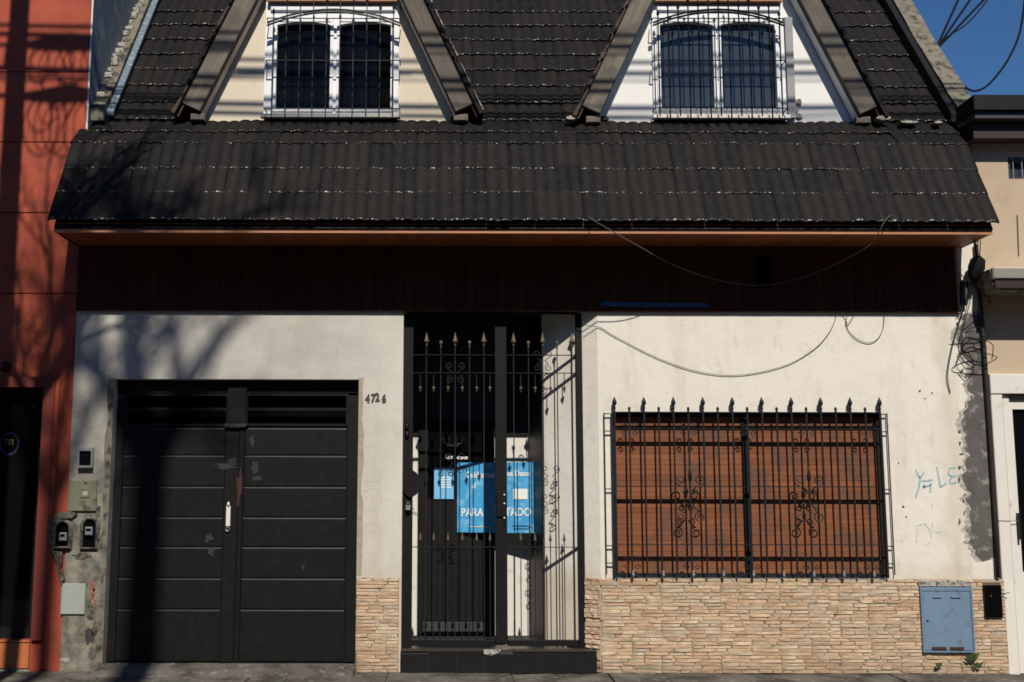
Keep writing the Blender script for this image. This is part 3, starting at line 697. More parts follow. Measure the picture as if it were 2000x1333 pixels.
# --- roof
EY, EZ = -.67, P(1000, 431, -.67).z
BRK = (-.19, PZ(283, -.19)); TOPP = (.17, PZ(240, .17))
SX0 = (PX(92, 430, EY)); SX1 = PX(1953, 430, EY)
FY = -.60; fz0 = PZ(456, FY); 
a_up = math.radians(52)
fx0, fx1 = PX(106, 450, FY), PX(1938, 450, FY)
RIDGE = (TOPP[0]+3.1*math.cos(a_up)/math.sin(a_up)*1.0, TOPP[1]+3.1)
deck = MB().xprism([(EY+.05, EZ-.06), (BRK[0]+.02, BRK[1]-.05), (TOPP[0]+.03, TOPP[1]-.06), (RIDGE[0], RIDGE[1]-.06), (RIDGE[0]+3.2, RIDGE[1]-3.0), (RIDGE[0]+3.0, RIDGE[1]-3.3), (RIDGE[0], RIDGE[1]-.25), (TOPP[0]+.1, TOPP[1]-.3), (BRK[0]+.1, BRK[1]-.2), (EY+.12, EZ-.09)], fx0+.002, fx1-.002)
roof = obj('roof', deck, M['black_metal'], house)
obj('fascia_board', MB().box(fx0, fx1, FY, FY+.022, fz0, EZ-.015), M['fascia'], roof)
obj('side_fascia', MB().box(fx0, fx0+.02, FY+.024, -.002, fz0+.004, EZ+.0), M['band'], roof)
obj('side_fascia', MB().box(fx1-.02, fx1, FY+.024, -.002, fz0+.004, EZ+.0), M['fascia'], roof)
sof = obj('soffit', MB().box(fx0+.022, fx1-.022, FY+.024, -.002, fz0+.022, fz0+.034), M['soffit'], roof)
nsf = 88; sw = (fx1-fx0-.05)/nsf
# soffit boards belong to the house's eave; kept one level below it
sof_me, _ = MB().box(-sw/2+.001, sw/2-.001, -(abs(FY)-.03)/2, (abs(FY)-.03)/2, -.006, .006).mesh('soffit_board', M['soffit'], Vector((0,0,0)))
for i in range(nsf): put('soffit_board', sof_me, (fx0+.025+sw*(i+.5), (FY+.022-.002)/2, fz0+.014+r_.uniform(-.001, .001)), roof)
# tile mesh: two rolls, thick worn nose with glint specks
TW, TL = .222, .36
NT_IND = [0]
def tile_mesh(seed):
    r_ = random.Random(seed); nseg = 8; prof = []
    for i in range(nseg+1):
        u = i/nseg; prof.append((u*TW-TW/2, .014*abs(math.sin(2*math.pi*u))**.8))
    vs = []; fs = []; mi = []
    m_ = MB()
    n = nseg+1
    jz = [r_.uniform(-.0015, .0015) for _ in range(n)]
    up_ = [(x, TL, z) for x, z in prof]; nose = [(x, .009, z+.0+jz[i]) for i, (x, z) in enumerate(prof)]
    nose2 = [(x, .0, z-.003+jz[i]) for i, (x, z) in enumerate(prof)]; bot = [(x, .001, z-.024) for x, z in prof]
    m_.add(up_+nose, [(n+i, n+i+1, i+1, i) for i in range(nseg)], 0, False)
    m_.add(nose+nose2, [(n+i, n+i+1, i+1, i) for i in range(nseg)], 1)
    m_.add(nose2+bot, [(n+i, n+i+1, i+1, i) for i in range(nseg)], 0)
    for e in (0, nseg): m_.add([up_[e], nose[e], bot[e], (up_[e][0], TL, up_[e][2]-.024)], [(0,1,2,3)] if e == 0 else [(3,2,1,0)])
    return m_.mesh('roof_tile', [M['tile'], M['lip']], Vector((0,0,0)))[0]
tmeshes = [tile_mesh(i) for i in range(5)]
trest = MB()
def tile_row(x0, x1, y, z, ang, skip=None, off=0, stuff=False, length=1.0):
    n = int(math.ceil((x1-x0)/TW)); wx = (x1-x0)/n
    for i in range(n):
        xc = x0+wx*(i+.5)
        if skip and skip(xc, z): continue
        a = ang+r_.uniform(-.018, .018); lift = r_.uniform(-.005, .004)
        lo = Vector((xc+r_.uniform(-.002, .002), y, z+lift)); me = r_.choice(tmeshes)
        if not stuff: NT_IND[0] += 1
        if stuff or NT_IND[0] > 298:
            R = Matrix.Rotation(a, 3, 'X')
            trest.add([lo+R @ Vector((v.co.x*wx/TW, v.co.y*length, v.co.z)) for v in me.vertices], [tuple(p.vertices) for p in me.polygons])
            for q, p in enumerate(me.polygons): trest.m[-len(me.polygons)+q] = p.material_index
        else:
            put('roof_tile', me, lo, roof, rot=(a, r_.uniform(-.012, .012), r_.uniform(-.010, .010)), scale=(wx/TW-.007, length, 1))
def edge_x(y):       # the tiled field narrows slightly toward the ridge walls
    return SX0, SX1
# skirt rows
yr = [430.5, 377.5, 330.5, 285]
prow = []
for q in yr:
    f_ = (q-430.5)/(283-430.5); Y_ = EY+(BRK[0]-EY)*f_; prow.append((Y_, PZ(q, Y_)))
angs = math.atan2(prow[3][1]-prow[0][1], prow[3][0]-prow[0][0])
for i in range(3):
    (ya, za), (yb, zb) = prow[i], prow[i+1]
    ln = math.hypot(yb-ya, zb-za)
    tile_row(SX0+.0, SX1-.0, ya, za, math.atan2(zb-za-.026*math.cos(angs), yb-ya), length=(ln+.05)/TL)
a2 = math.atan2(TOPP[1]-BRK[1], TOPP[0]-BRK[0]); L2 = math.hypot(TOPP[1]-BRK[1], TOPP[0]-BRK[0])
for i in range(2):
    f_ = i/2.0
    tile_row(SX0+.0, SX1-.0, BRK[0]+(TOPP[0]-BRK[0])*f_, BRK[1]+(TOPP[1]-BRK[1])*f_+.012, a2-.07, length=(L2/2+.03)/TL)
# dormer outlines
DY = .22
DORM = []
for cxb, half, ybase in ((643, 237, 232), (1421, 241, 237)):
    pb = P(cxb, ybase, DY); hw = half/212.0*1.04
    slope = 122.5/235.0
    ptop = P(cxb+(5 if cxb < 1000 else -12), 0, DY)
    hx_top = (PX(770, 0, DY)-PX(525, 0, DY))/2; hb = (PX(880, 232, DY)-PX(408, 232, DY))/2
    zb = pb.z; zt = ptop.z; cxx = (PX(525, 0, DY)+PX(770, 0, DY))/2*.5+(PX(880, 232, DY)+PX(408, 232, DY))/4 if cxb < 1000 else (PX(1282, 0, DY)+PX(1529, 0, DY))/4+(PX(1181, 237, DY)+PX(1661, 237, DY))/4
    if cxb > 1000:
        hx_top = (PX(1529, 0, DY)-PX(1282, 0, DY))/2; hb = (PX(1661, 237, DY)-PX(1181, 237, DY))/2
    k_ = (hb-hx_top)/(zt-zb); apex = zb+hb/k_
    DORM.append(dict(cx=cxx, zb=zb, hb=hb, k=k_, apex=apex))
def in_dormer(x, z):
    for d in DORM:
        if abs(x-d['cx']) < d['hb']-d['k']*(z-d['zb'])-.02: return True
    return False
ux0, ux1 = -3.30, 4.84
ux0 = PX(218, 235, .17); ux1 = PX(1852, 235, .17)
EXP = .312
n_up = 19
for i in range(n_up):
    y = TOPP[0]+.02+EXP*i*math.cos(a_up); z = TOPP[1]+.035+EXP*i*math.sin(a_up)
    vis = i < 8
    tile_row(ux0, ux1, y, z, a_up-.065, skip=in_dormer, stuff=not vis)
obj('upper_roof_tile', trest, [M['tile'], M['lip']], roof, kind='stuff')
# mortar and flashing bits where the roof breaks
for i, (x_, y_, w_, h_) in enumerate(((1890, 243, .14, .05), (1775, 240, .20, .03), (1725, 232, .16, .06), (1830, 241, .10, .03), (1115, 232, .12, .04))):
    c = P(x_, y_, .05)
    m_ = MB(); rr = random.Random(i+9)
    pts = [(c.x+w_/2*math.cos(2*math.pi*q/10)*(1-.3*rr.random()), c.z+h_/2*math.sin(2*math.pi*q/10)*(1-.3*rr.random())) for q in range(10)]
    m_.prism(pts, .02, .12); obj('mortar_bit', m_, M['mortar'], roof)
obj('edge_flashing', MB().xprism([(TOPP[0]-.02, TOPP[1]+.05), (TOPP[0]-.02, TOPP[1]+.10), (TOPP[0]+2.2, TOPP[1]+.10+2.2*math.tan(a_up)), (TOPP[0]+2.2, TOPP[1]+.05+2.2*math.tan(a_up))], ux0-.045, ux0+.02), M['flash'], roof)
# parapet fire walls either side
def parapet(x0, x1, name, hgt, rough_seed):
    pts = [(TOPP[0]-.10, TOPP[1]-.02), (TOPP[0]-.10, TOPP[1]+hgt*.7)]
    for i in range(1, 24):
        t_ = i*.13; pts.append((TOPP[0]-.02+t_, TOPP[1]+hgt+t_*math.tan(a_up)+random.Random(rough_seed+i).uniform(-.018, .018)))
    pts += [(pts[-1][0]+.3, TOPP[1]-.1)]
    return obj(name, MB().xprism(pts, x0, x1), M['concrete'], house)
parapet(XL+.02, ux0-.05, 'parapet', .16, 1); parapet(ux1+.07, ux1+.27, 'parapet', .18, 60)
obj('rake_gutter', MB().xprism([(TOPP[0]-.06, TOPP[1]), (TOPP[0]-.06, TOPP[1]+.09), (TOPP[0]+2.3, TOPP[1]+.09+2.36*math.tan(a_up)), (TOPP[0]+2.3, TOPP[1]-.02)], ux1+.004, ux1+.066), M['black_metal'], roof)
# ragged white mortar along the top of the left parapet
m_ = MB(); rr = random.Random(21)
for i in range(26):
    t_ = .02+i*.075; s_ = rr.uniform(.02, .045); y = TOPP[0]+t_; z = TOPP[1]+.17+t_*math.tan(a_up)
    m_.cbox(XL+.0+rr.uniform(0, .03), XL+.05+rr.uniform(0, .05), y-s_, y+s_, z-s_*.6, z+s_*1.2, .008)
obj('coping_mortar', m_, M['mortar'], house, kind='stuff')

# --- dormers
def board_obj(name, p0, p1, width, thick, mt, parent, yfront, side, cut=True):
    """timber board whose length runs p0->p1 in XZ; built on its own axis so the grain follows it"""
    d = Vector((p1[0]-p0[0], 0, p1[1]-p0[1])); L = d.length; ang = math.atan2(d.z, d.x)
    m_ = MB().cbox(-L/2, L/2, 0, thick, -width/2, width/2, .006)
    me, _ = m_.mesh(name, mt, Vector((0,0,0)))
    nrm = Vector((-d.z, 0, d.x)).normalized()*side*width/2
    return put(name, me, (p0[0]+d.x/2+nrm.x, yfront, p0[1]+d.z/2+nrm.z), parent, rot=(0, -ang, 0))
def arch_fill(x0, x1, ztop, drop, y0, y1, n=8):
    """pieces that round the upper corners of a rectangular pane opening"""
    m_ = MB()
    for i in range(n):
        u0, u1 = i/n, (i+1)/n
        f0 = drop*(2*u0-1)**2; f1 = drop*(2*u1-1)**2
        a, b = x0+(x1-x0)*u0, x0+(x1-x0)*u1
        m_.add([(a, y0, ztop-f0-.004), (b, y0, ztop-f1-.004), (b, y0, ztop), (a, y0, ztop), (a, y1, ztop-f0-.004), (b, y1, ztop-f1-.004)], [(0,1,2,3), (0,4,5,1)])
    return m_
def dormer(d, px, wallmat, glassmat, warm):
    cx_, zb, hb, kk, apex = d['cx'], d['zb'], d['hb'], d['k'], d['apex']
    inside = hb+.10
    za = zb+inside/kk
    fx = dict(o0=PX(px['o'][0], 130, DY-.03), o1=PX(px['o'][1], 130, DY-.03), z0=PZ(px['zb'], DY-.03, px['o'][0]), z1=PZ(-80, DY-.03, px['o'][0]))
    # gable wall with the window opening: two side triangles trimmed round the frame
    m_ = MB(); q = lambda z: inside-kk*(z-zb)
    z0 = zb-.05
    m_.prism([(cx_-inside-.02, z0), (fx['o0']+.01, z0), (fx['o0']+.01, zb+(cx_+inside-(fx['o0']+.01)-0)/kk if False else zb+(inside-(cx_-fx['o0']-.01))/kk)], DY, DY+.12)
    m_.prism([(fx['o1']-.01, z0), (cx_+inside+.02, z0), (fx['o1']-.01, zb+(inside-(fx['o1']-.01-cx_))/kk)], DY, DY+.12)
    m_.prism([(fx['o0']+.01, fx['z1']), (fx['o1']-.01, fx['z1']), (cx_+kk*0+.3, zb+(inside-.3)/kk), (cx_-.3, zb+(inside-.3)/kk)], DY, DY+.12)
    dw = obj('dormer_wall', m_, wallmat, house)
    # roof slabs of the dormer
    th = .03
    for sg in (-1, 1):
        xi = lambda z, o=0: cx_+sg*(hb+o-kk*(z-zb))
        zl = zb-.04; zt = apex+.25
        a0, a1 = xi(zl, .235), cx_; 
        ztop = zb+(hb+.235)/kk
        nrm = Vector((sg*1, 0, kk)).normalized()
        p0 = Vector((a0, 0, zl)); p1 = Vector((cx_, 0, ztop))
        q0 = p0+nrm*th; q1 = p1+Vector((0, 0, th*1.6))
        pts = [(p0.x, p0.z), (p1.x, p1.z), (q1.x, q1.z), (q0.x, q0.z)]
        if sg > 0: pts = [pts[i] for i in (3, 2, 1, 0)]
        ds = obj('dormer_roof', MB().prism(pts, .05, 2.7), M['barge_warm'], house)
        # stepped verge tiles along the outer face
        L = (p1-p0).length; dd = (p1-p0).normalized(); nt_ = int(L/.30)
        for i in range(nt_+1):
            s0 = p0+dd*(i*.30)+nrm*(th+.004); s1 = s0+dd*.34
            e0 = s0+nrm*.038; e1 = s1+nrm*.012
            pts = [(s0.x, s0.z), (s1.x, s1.z), (e1.x, e1.z), (e0.x, e0.z)]
            if sg > 0: pts = pts[::-1]
            for yy in (0, 1): 
                obj('verge_tile', MB().prism(pts, .0+yy*.32, .30+yy*.32), M['tile'] if yy or (i % 3 and warm < 0) or sg > 0 else M['vergetile'], ds)
        if sg > 0 and warm < 0:
            for i in range(nt_+1):
                s0 = p0+dd*(i*.30+.02)+nrm*(th+.045); s1 = s0+dd*.22
                obj('flashing_strip', MB().prism([(s1.x, s1.z), (s0.x, s0.z), (s0.x+nrm.x*.012, s0.z+nrm.z*.012), (s1.x+nrm.x*.006, s1.z+nrm.z*.006)][::-1], -.012, .06), M['mortar'], ds)
        # barge board
        b0 = (cx_+sg*(hb+.055-kk*(zl+.05-zb)), zl+.05); b1 = (cx_+sg*(hb+.055-kk*(apex-zb)), apex+.0)
        side = 1 if sg < 0 else -1
        bb = board_obj('barge_board', b0, b1, .205, .045, M['barge'], house, .035+.0*sg, side)
        bb['label'] = 'weathered grey barge board of the dormer gable'
        # thin inner trim and soffit underside
        w0 = (cx_+sg*(hb+.04-kk*(zl+.04-zb)), zl+.04); w1 = (cx_+sg*(hb+.04-kk*(apex-.1-zb)), apex-.1)
        board_obj('gable_trim', w0, w1, .012, .115, wallmat, house, .085, side)
        fb = P(px['foot'][0 if sg < 0 else 1], px['zb']-6, .03)
        obj('barge_foot', MB().cbox(fb.x-.07, fb.x+.07, .07, .20, zb-.07, zb+.0, .01), M['barge'], house)
    # window
    holes = [(PX(a, 130, DY), PX(b, 130, DY), PZ(px['pz'][1], DY, a), PZ(px['pz'][0], DY, a)) for a, b in px['panes']]
    tr = (fx['o0']+.07, fx['o1']-.07, PZ(3, DY, px['o'][0]), fx['z1']-.05)
    wf = MB().slab_grid(fx['o0'], fx['o1'], fx['z0'], fx['z1'], holes+[tr], DY-.035, DY+.05)
    # raised sash and mullion edges
    for h in holes:
        e = .018
        wf.slab_grid(h[0]-e-.012, h[1]+e+.012, h[2]-e, h[3]+e+.01, [(h[0]+.002, h[1]-.002, h[2]+.002, h[3]-.002)], DY-.052, DY-.0355)
    zt_ = PZ(22, DY, px['o'][0])
    wf.cbox(fx['o0']+.05, fx['o1']-.04, DY-.060, DY-.0355, zt_-.02, zt_+.028, .006)
    win = obj('dormer_window', wf, M['white'], house)
    for h in holes:
        obj('arched_head', arch_fill(h[0], h[1], h[3], .030, DY-.045, DY+.04), M['white'], win)
        obj('pane', MB().box(h[0]-.005, h[1]+.005, DY+.012, DY+.02, h[2]-.005, h[3]+.005), glassmat, win)
    obj('pane', MB().box(tr[0]-.005, tr[1]+.005, DY+.012, DY+.02, tr[2]-.005, tr[3]+.005), M['glass_blue'], win)
    obj('sill', MB().cbox(fx['o0']-.02, fx['o1']+.02, DY-.09, DY-.036, fx['z0']-.022, fx['z0']+.018, .006), M['offwhite'], win)
    obj('transom_beam', MB().cbox(fx['o0']+.02, fx['o1']-.02, DY-.10, DY-.036, PZ(11, DY, px['o'][0]), PZ(3, DY, px['o'][0]), .005), M['fascia'], win)
    # grille
    GYd = DY-.17
    gm = MB(); zlo = PZ(px['zb']-4, GYd, px['o'][0])
    ga, gb = PX(px['o'][0]+2, 130, GYd), PX(px['o'][1]+2, 130, GYd)
    for yy in px['rails']:
        z = PZ(yy, GYd, px['o'][0]); gm.tube([(ga, GYd, z), (gb, GYd, z)], .006, 4)
        for xx in (ga, gb): gm.tube([(xx, GYd, z), (xx, DY-.04, z)], .006, 4)
    for hh_ in (0, .028):
        gm.tube([(ga+(gb-ga)*i/12, GYd, PZ(45, GYd, px['o'][0])-hh_+.14*(1-(i/6-1)**2)) for i in range(13)], .010, 5)
    gmat = M['grille_matt'] if warm > 0 else M['grille']
    gr = obj('dormer_grille', gm, gmat, house)
    n = px['n']
    for i in range(n):
        xb = ga+(gb-ga)*(i+.5)/n; zt2 = PZ(45, GYd)+.14*(1-((i+.5)/n*2-1)**2)+(.10 if i % 2 else .05)
        b_ = MB().tube([(xb, GYd-.004, zlo-.03 if i % 2 else zlo), (xb, GYd-.004, zt2)], .0085 if warm > 0 else .0068, 4)
        if i % 3 == 1:      # twisted bars carry small collars
            for q_ in range(9):
                zc = zlo+.2+(zt2-zlo-.4)*q_/8; b_.lathe(xb, GYd-.004, [(.006, zc-.014), (.012, zc), (.006, zc+.014)], 5)
        b_.lathe(xb, GYd-.004, [(.005, zt2), (.014, zt2+.015), (.016, zt2+.03), (.002, zt2+.07)], 5)
        obj('bar', b_, gmat, gr)
    return dw, win
dormer(DORM[0], dict(o=(517, 779), zb=229, panes=((541, 646), (664, 764)), pz=(46, 217), rails=(118, 212, 36), n=10, foot=(384, 900)), M['dormer_cream'], M['glass'], -1)
dormer(DORM[1], dict(o=(1275, 1533), zb=231, panes=((1288, 1392), (1407, 1513)), pz=(46, 216), rails=(118, 211, 36), n=13, foot=(1160, 1690)), M['dormer_white'], M['glass_blue'], 1)
# grey strip painting the shade beside the right dormer window, and broken plaster
obj('reveal_shade', MB().box(PX(1533, 130, DY)+.002, PX(1548, 130, DY), DY-.05, DY-.001, PZ(233, DY, 1540), PZ(38, DY, 1540)), simple('reveal_shade_grey', (.30, .30, .32), .85, .1, 5, .1, 60), house)
for i, (x_, y_, w_, h_) in enumerate(((1557, 200, .10, .07), (1553, 215, .07, .12), (1560, 228, .08, .06))):
    blotch('broken_plaster', x_, y_, w_, h_, DY-.001, M['mortar'], house, 300+i, 12, .4, .02)

# --- barred window with wooden roller shutter
SY = .085
wc = PX(1457, 960, SY)
wr_m = MB().slab_grid(wx0+.002, wx1-.002, wz0+.002, wz1-.002, [(wx0+.03, wc-.028, wz0+.03, wz1-.03), (wc+.028, wx1-.03, wz0+.03, wz1-.03)], SY-.02, SY+.05)
wn = obj('shuttered_window', wr_m, M['grille'], house)
nsl = 29; zs0, zs1 = wz0+.032, wz1-.032; hsl = (zs1-zs0)/nsl
for a, b in ((wx0+.032, wc-.03), (wc+.03, wx1-.032)):
    sme, _ = MB().cbox(-(b-a)/2, (b-a)/2, -.006, .006, -hsl/2+.0005, hsl/2-.0005, .0022).mesh('shutter_slat', M['shutter'], Vector((0,0,0)))
    for i in range(nsl): put('shutter_slat', sme, ((a+b)/2, SY+.012+r_.uniform(-.001, .001), zs0+hsl*(i+.5)), wn)
    obj('shutter_backing', MB().box(a-.01, b+.01, SY+.03, SY+.04, zs0-.01, zs1+.01), M['dark'], wn)
obj('centre_post', MB().cbox(wc-.026, wc+.026, SY-.045, SY-.021, wz0+.004, wz1-.004, .005), M['grille'], wn)
obj('window_sill', MB().cbox(wx0-.01, wx1+.02, -.015, .05, wz0-.012, wz0+.001, .004), M['mortar'], wn)
GW = -.040
gm = MB()
rz = {y_: PZ(y_, GW, 1460) for y_ in (806, 838, 951, 1064, 1121)}
gxa, gxb = PX(1190, 960, GW), PX(1733, 960, GW)
for y_, r__ in ((806, .009), (838, .0075), (951, .0075), (1064, .0075), (1121, .008)):
    gm.box(gxa+.03, gxb-.03, GW-.012, GW+.022, rz[y_]-r__*.5, rz[y_]+r__*.5)
for sg, xe in ((-1, gxa), (1, gxb)):
    xi = xe-sg*.035; xo = xe+sg*.035
    gm.tube([(xi, GW, PZ(808, GW)), (xi, GW, PZ(1126, GW))], .012, 4)
    gm.tube([(xo, GW+.01, PZ(806, GW)), (xo, GW+.01, PZ(1122, GW))], .0065, 4)
    for y_ in (808, 842, 955, 1066, 1100):
        z = PZ(y_, GW); gm.tube([(xi, GW+.005, z), (xo, GW+.005, z)], .006, 4); gm.tube([(xo, GW+.01, z), (xo, -.001, z)], .005, 4)
wg = obj('window_grille', gm, M['grille'], house)
nbar = 19
for i in range(nbar):
    xb = PX(1200, 806, GW)+(PX(1718, 806, GW)-PX(1200, 806, GW))*i/(nbar-1)
    tall = i % 2 == 0; zt = PZ(800 if tall else 808, GW, 1460); zb_ = PZ(1128, GW, 1460)
    b_ = MB().tube([(xb, GW-.006, zb_), (xb, GW-.006, zt)], .011, 4)
    if tall:
        b_.lathe(xb, GW-.006, [(.008, zt), (.016, zt+.012), (.008, zt+.022), (.011, zt+.03), (.023, zt+.055), (.020, zt+.075), (.008, zt+.10), (.002, zt+.115)], 7)
    else:
        b_.lathe(xb, GW-.006, [(.008, zt), (.014, zt+.012), (.008, zt+.024), (.015, zt+.038), (.010, zt+.055), (.002, zt+.062)], 7)
    if i in (5, 13):     # ornamented bars with spear plate
        zc = PZ(930, GW); b_.lathe(xb, GW-.008, [(.006, zc-.05), (.02, zc-.02), (.012, zc+.05), (.003, zc+.12)], 6)
    if i % 4 == 1:
        for q_ in range(10):
            z_ = PZ(1000, GW)-.03*q_*1.3; b_.lathe(xb, GW-.006, [(.007, z_-.014), (.0115, z_), (.007, z_+.014)], 5)
    bo_ = obj('bar', b_, M['grille'], wg)
    if i % 2 == 1:
        z_ = PZ(1121, GW)
        obj('drop_tip', MB().lathe(xb+.006, GW-.025, [(.004, z_-.03), (.013, z_-.012), (.014, z_+.004), (.008, z_+.016), (.012, z_+.024), (.004, z_+.034)], 7), M['tip'], wg)
def cscroll(cx_, cz_, R, y, sx, sz):
    """C scroll: a bowed bar ending in two spirals"""
    pts = []
    sp_ = [(cx_+sx*(R*.55+R*.42*(1-.7*i/12)*math.cos(-math.pi*.5+2.6*math.pi*i/12*1)), y, cz_+sz*(R+R*.42*(1-.7*i/12)*math.sin(-math.pi*.5+2.6*math.pi*i/12))) for i in range(12, -1, -1)]
    return sp_
for bi in (5, 13):
    xb = PX(1200, 806, GW)+(PX(1718, 806, GW)-PX(1200, 806, GW))*bi/(nbar-1)
    for sx in (-1, 1):
        for zc, R in ((PZ(944, GW), .075), (PZ(1003, GW), .075)):
            up_s = 1 if R and zc > PZ(970, GW) else -1
            m_ = MB()
            m_.tube(spiral(xb+sx*.085, zc+up_s*.03, .052, 1.35, -math.pi/2*up_s, GW-.004, sx, 20), .0055, 5)
            m_.tube([(xb+sx*.085, GW-.004, zc+up_s*.03-.052*up_s), (xb+sx*.05, GW-.004, zc-.035*up_s), (xb+sx*.02, GW-.004, zc-.085*up_s)], .0055, 5)
            m_.tube(spiral(xb+sx*.048, zc-up_s*.075, .034, 1.2, math.pi/2*up_s, GW-.004, sx, 14), .005, 5)
            obj('scroll', m_, M['grille'], wg)
for bi in (1, 5, 9, 13, 17):
    xb = PX(1200, 806, GW)+(PX(1718, 806, GW)-PX(1200, 806, GW))*bi/(nbar-1)
    for sx in (-1, 1):
        for zc in (PZ(830, GW), PZ(847, GW), PZ(1092, GW), PZ(1108, GW)):
            obj('scroll', MB().tube(spiral(xb+sx*.05, zc, .028, 1.15, 0, GW-.002, sx, 12), .0045, 4), M['grille'], wg)

# --- entrance gate
gate = MB()
gzT = PZ(614, GY, 970); gzB = PZ(1264, GY, 970)
gl0, gl1 = PX(784, 950, GY), PX(806, 950, GY); gm0, gm1 = PX(967, 950, GY), PX(990, 950, GY); gr0, gr1 = PX(1127, 950, GY), PX(1143, 950, GY)
gate.cbox(gl0, gl1, GY-.03, GY+.03, step_z, gzT, .004).cbox(gm0, gm1, GY-.035, GY+.025, gzB+.03, gzT, .004).cbox(gr0, gr1, GY-.03, GY+.03, step_z, gzT, .004)
gate.cbox(gl1+.001, gr0-.001, GY-.02, GY+.02, gzT-.001, gzT+.05, .004)
zb1, zb2 = PZ(1262, GY, 970), PZ(1250, GY, 970)
gate.cbox(gl1+.002, gm0-.002, GY-.018, GY+.018, zb1, zb2, .004).cbox(gm1+.002, gr0-.002, GY-.018, GY+.018, zb1, zb2, .004)
gate.cbox(gl1+.002, gl1+.035, GY-.016, GY+.016, zb2, PZ(1000, GY), .004) if False else None
eg = obj('entrance_gate', gate, M['black_metal'], house)
for y_ in (694, 729, 1069):
    for a, b in ((gl1, gm0), (gm1, gr0)):
        obj('rail', MB().box(a+.001, b-.001, GY-.016, GY+.014, PZ(y_, GY, 970)-.003, PZ(y_, GY, 970)+.003), M['grille'], eg)
obj('rail', MB().box(gl1+.001, gm0-.001, GY-.008, GY+.008, PZ(1246, GY, 900)-.006, PZ(1246, GY, 900)+.006), M['grille'], eg)
topr = PZ(694, GY, 970)
for xs_, pat in (((833, 861, 889, 917, 945), 'SBSBS'), ((1003, 1032, 1060, 1088, 1117), 'SBSBS')):
    for x_, p_ in zip(xs_, pat):
        xb = PX(x_, 700, GY); zt = PZ(677 if p_ == 'S' else 682, GY, 970)
        b_ = MB().tube([(xb, GY, zb2), (xb, GY, zt)], .0068, 4)
        if x_ in (1032, 889):
            for q_ in range(22):
                z_ = PZ(1030, GY)-.045*q_*.9; b_.lathe(xb, GY, [(.006, z_-.016), (.0105, z_), (.006, z_+.016)], 5)
        bb = obj('bar', b_, M['grille'], eg)
        if p_ == 'S': pf = [(.007, zt), (.012, zt+.008), (.007, zt+.016), (.012, zt+.024), (.006, zt+.034), (.032, zt+.045), (.022, zt+.058), (.016, zt+.08), (.004, zt+.125), (.001, zt+.135)]
        else: pf = [(.007, zt), (.009, zt+.02), (.008, zt+.035), (.016, zt+.048), (.019, zt+.06), (.014, zt+.073), (.002, zt+.08)]
        obj('finial', MB().lathe(xb, GY, pf, 7), M['gold'], eg)
for xs_ in ((821, 847, 875, 903, 931, 957), (1017, 1045, 1075, 1102)):
    for j_, x_ in enumerate(xs_):
        xb = PX(x_, 745, GY); z1_ = PZ(729, GY, 970); z0_ = PZ(757, GY, 970)
        dsp = obj('drop_spike', MB().tube([(xb, GY, z1_), (xb, GY, z0_+.009)], .0055, 4), M['grille'], eg)
        obj('spike_tip', MB().lathe(xb, GY, [(.006, z0_+.008), (.018, z0_), (.014, z0_-.015), (.005, z0_-.045), (.001, z0_-.055)], 6), M['gold'] if j_ % 2 else M['tip2'], dsp)
        xb = PX(x_, 1060, GY); z0_ = PZ(1250, GY, 970); z1_ = PZ(1056, GY, 970)
        lsp = obj('lower_spike', MB().tube([(xb, GY, z0_), (xb, GY, z1_-.009)], .006, 4), M['grille'], eg)
        obj('spike_tip', MB().lathe(xb, GY, [(.006, z1_-.008), (.017, z1_), (.013, z1_+.018), (.005, z1_+.06), (.001, z1_+.075)], 6), M['gold'], lsp)
# scrollwork at the middle of each leaf
for xc, yc in ((889, 728), (1060, 705), (1075, 930), (889, 905), (1075, 985)):
    c = P(xc, yc, GY)
    for sx in (-1, 1):
        m_ = MB()
        for sz in (-1, 1):
            m_.tube(spiral(c.x+sx*.055, c.z+sz*.065, .036, 1.3, math.pi/2*-sz, GY+.006, sx, 16), .0045, 4)
            m_.tube([(c.x+sx*.055, GY+.006, c.z+sz*.029), (c.x+sx*.02, GY+.006, c.z)], .0045, 4)
        obj('scroll', m_, M['grille'], eg)
obj('lock_plate', MB().cbox(gm0+.01, gm1-.01, GY-.05, GY-.036, PZ(1010, GY), PZ(960, GY), .004), M['black_metal'], eg)
for y_ in (967, 984, 1012):
    obj('lock_bolt', MB().lathe(PX(985, y_, GY-.05), GY-.052, [(.006, PZ(y_, GY)-.008), (.010, PZ(y_, GY)), (.006, PZ(y_, GY)+.008)], 6), M['cream_ink'], eg)
# round lock shield on the left post
c = P(803, 945, GY-.04)
pts = [(c.x+.085*math.cos(a), c.z+.125*math.sin(a)) for a in [i*2*math.pi/14 for i in range(14)]]
obj('lock_shield', MB().prism(pts, GY-.06, GY-.036), M['black_metal'], eg)
for y_ in (835, 850): obj('gate_hinge', MB().lathe(PX(795, y_, GY-.04), GY-.04, [(.012, PZ(y_, GY)-.03), (.02, PZ(y_, GY)-.02), (.02, PZ(y_, GY)+.02), (.012, PZ(y_, GY)+.03)], 8), M['black_metal'], eg)

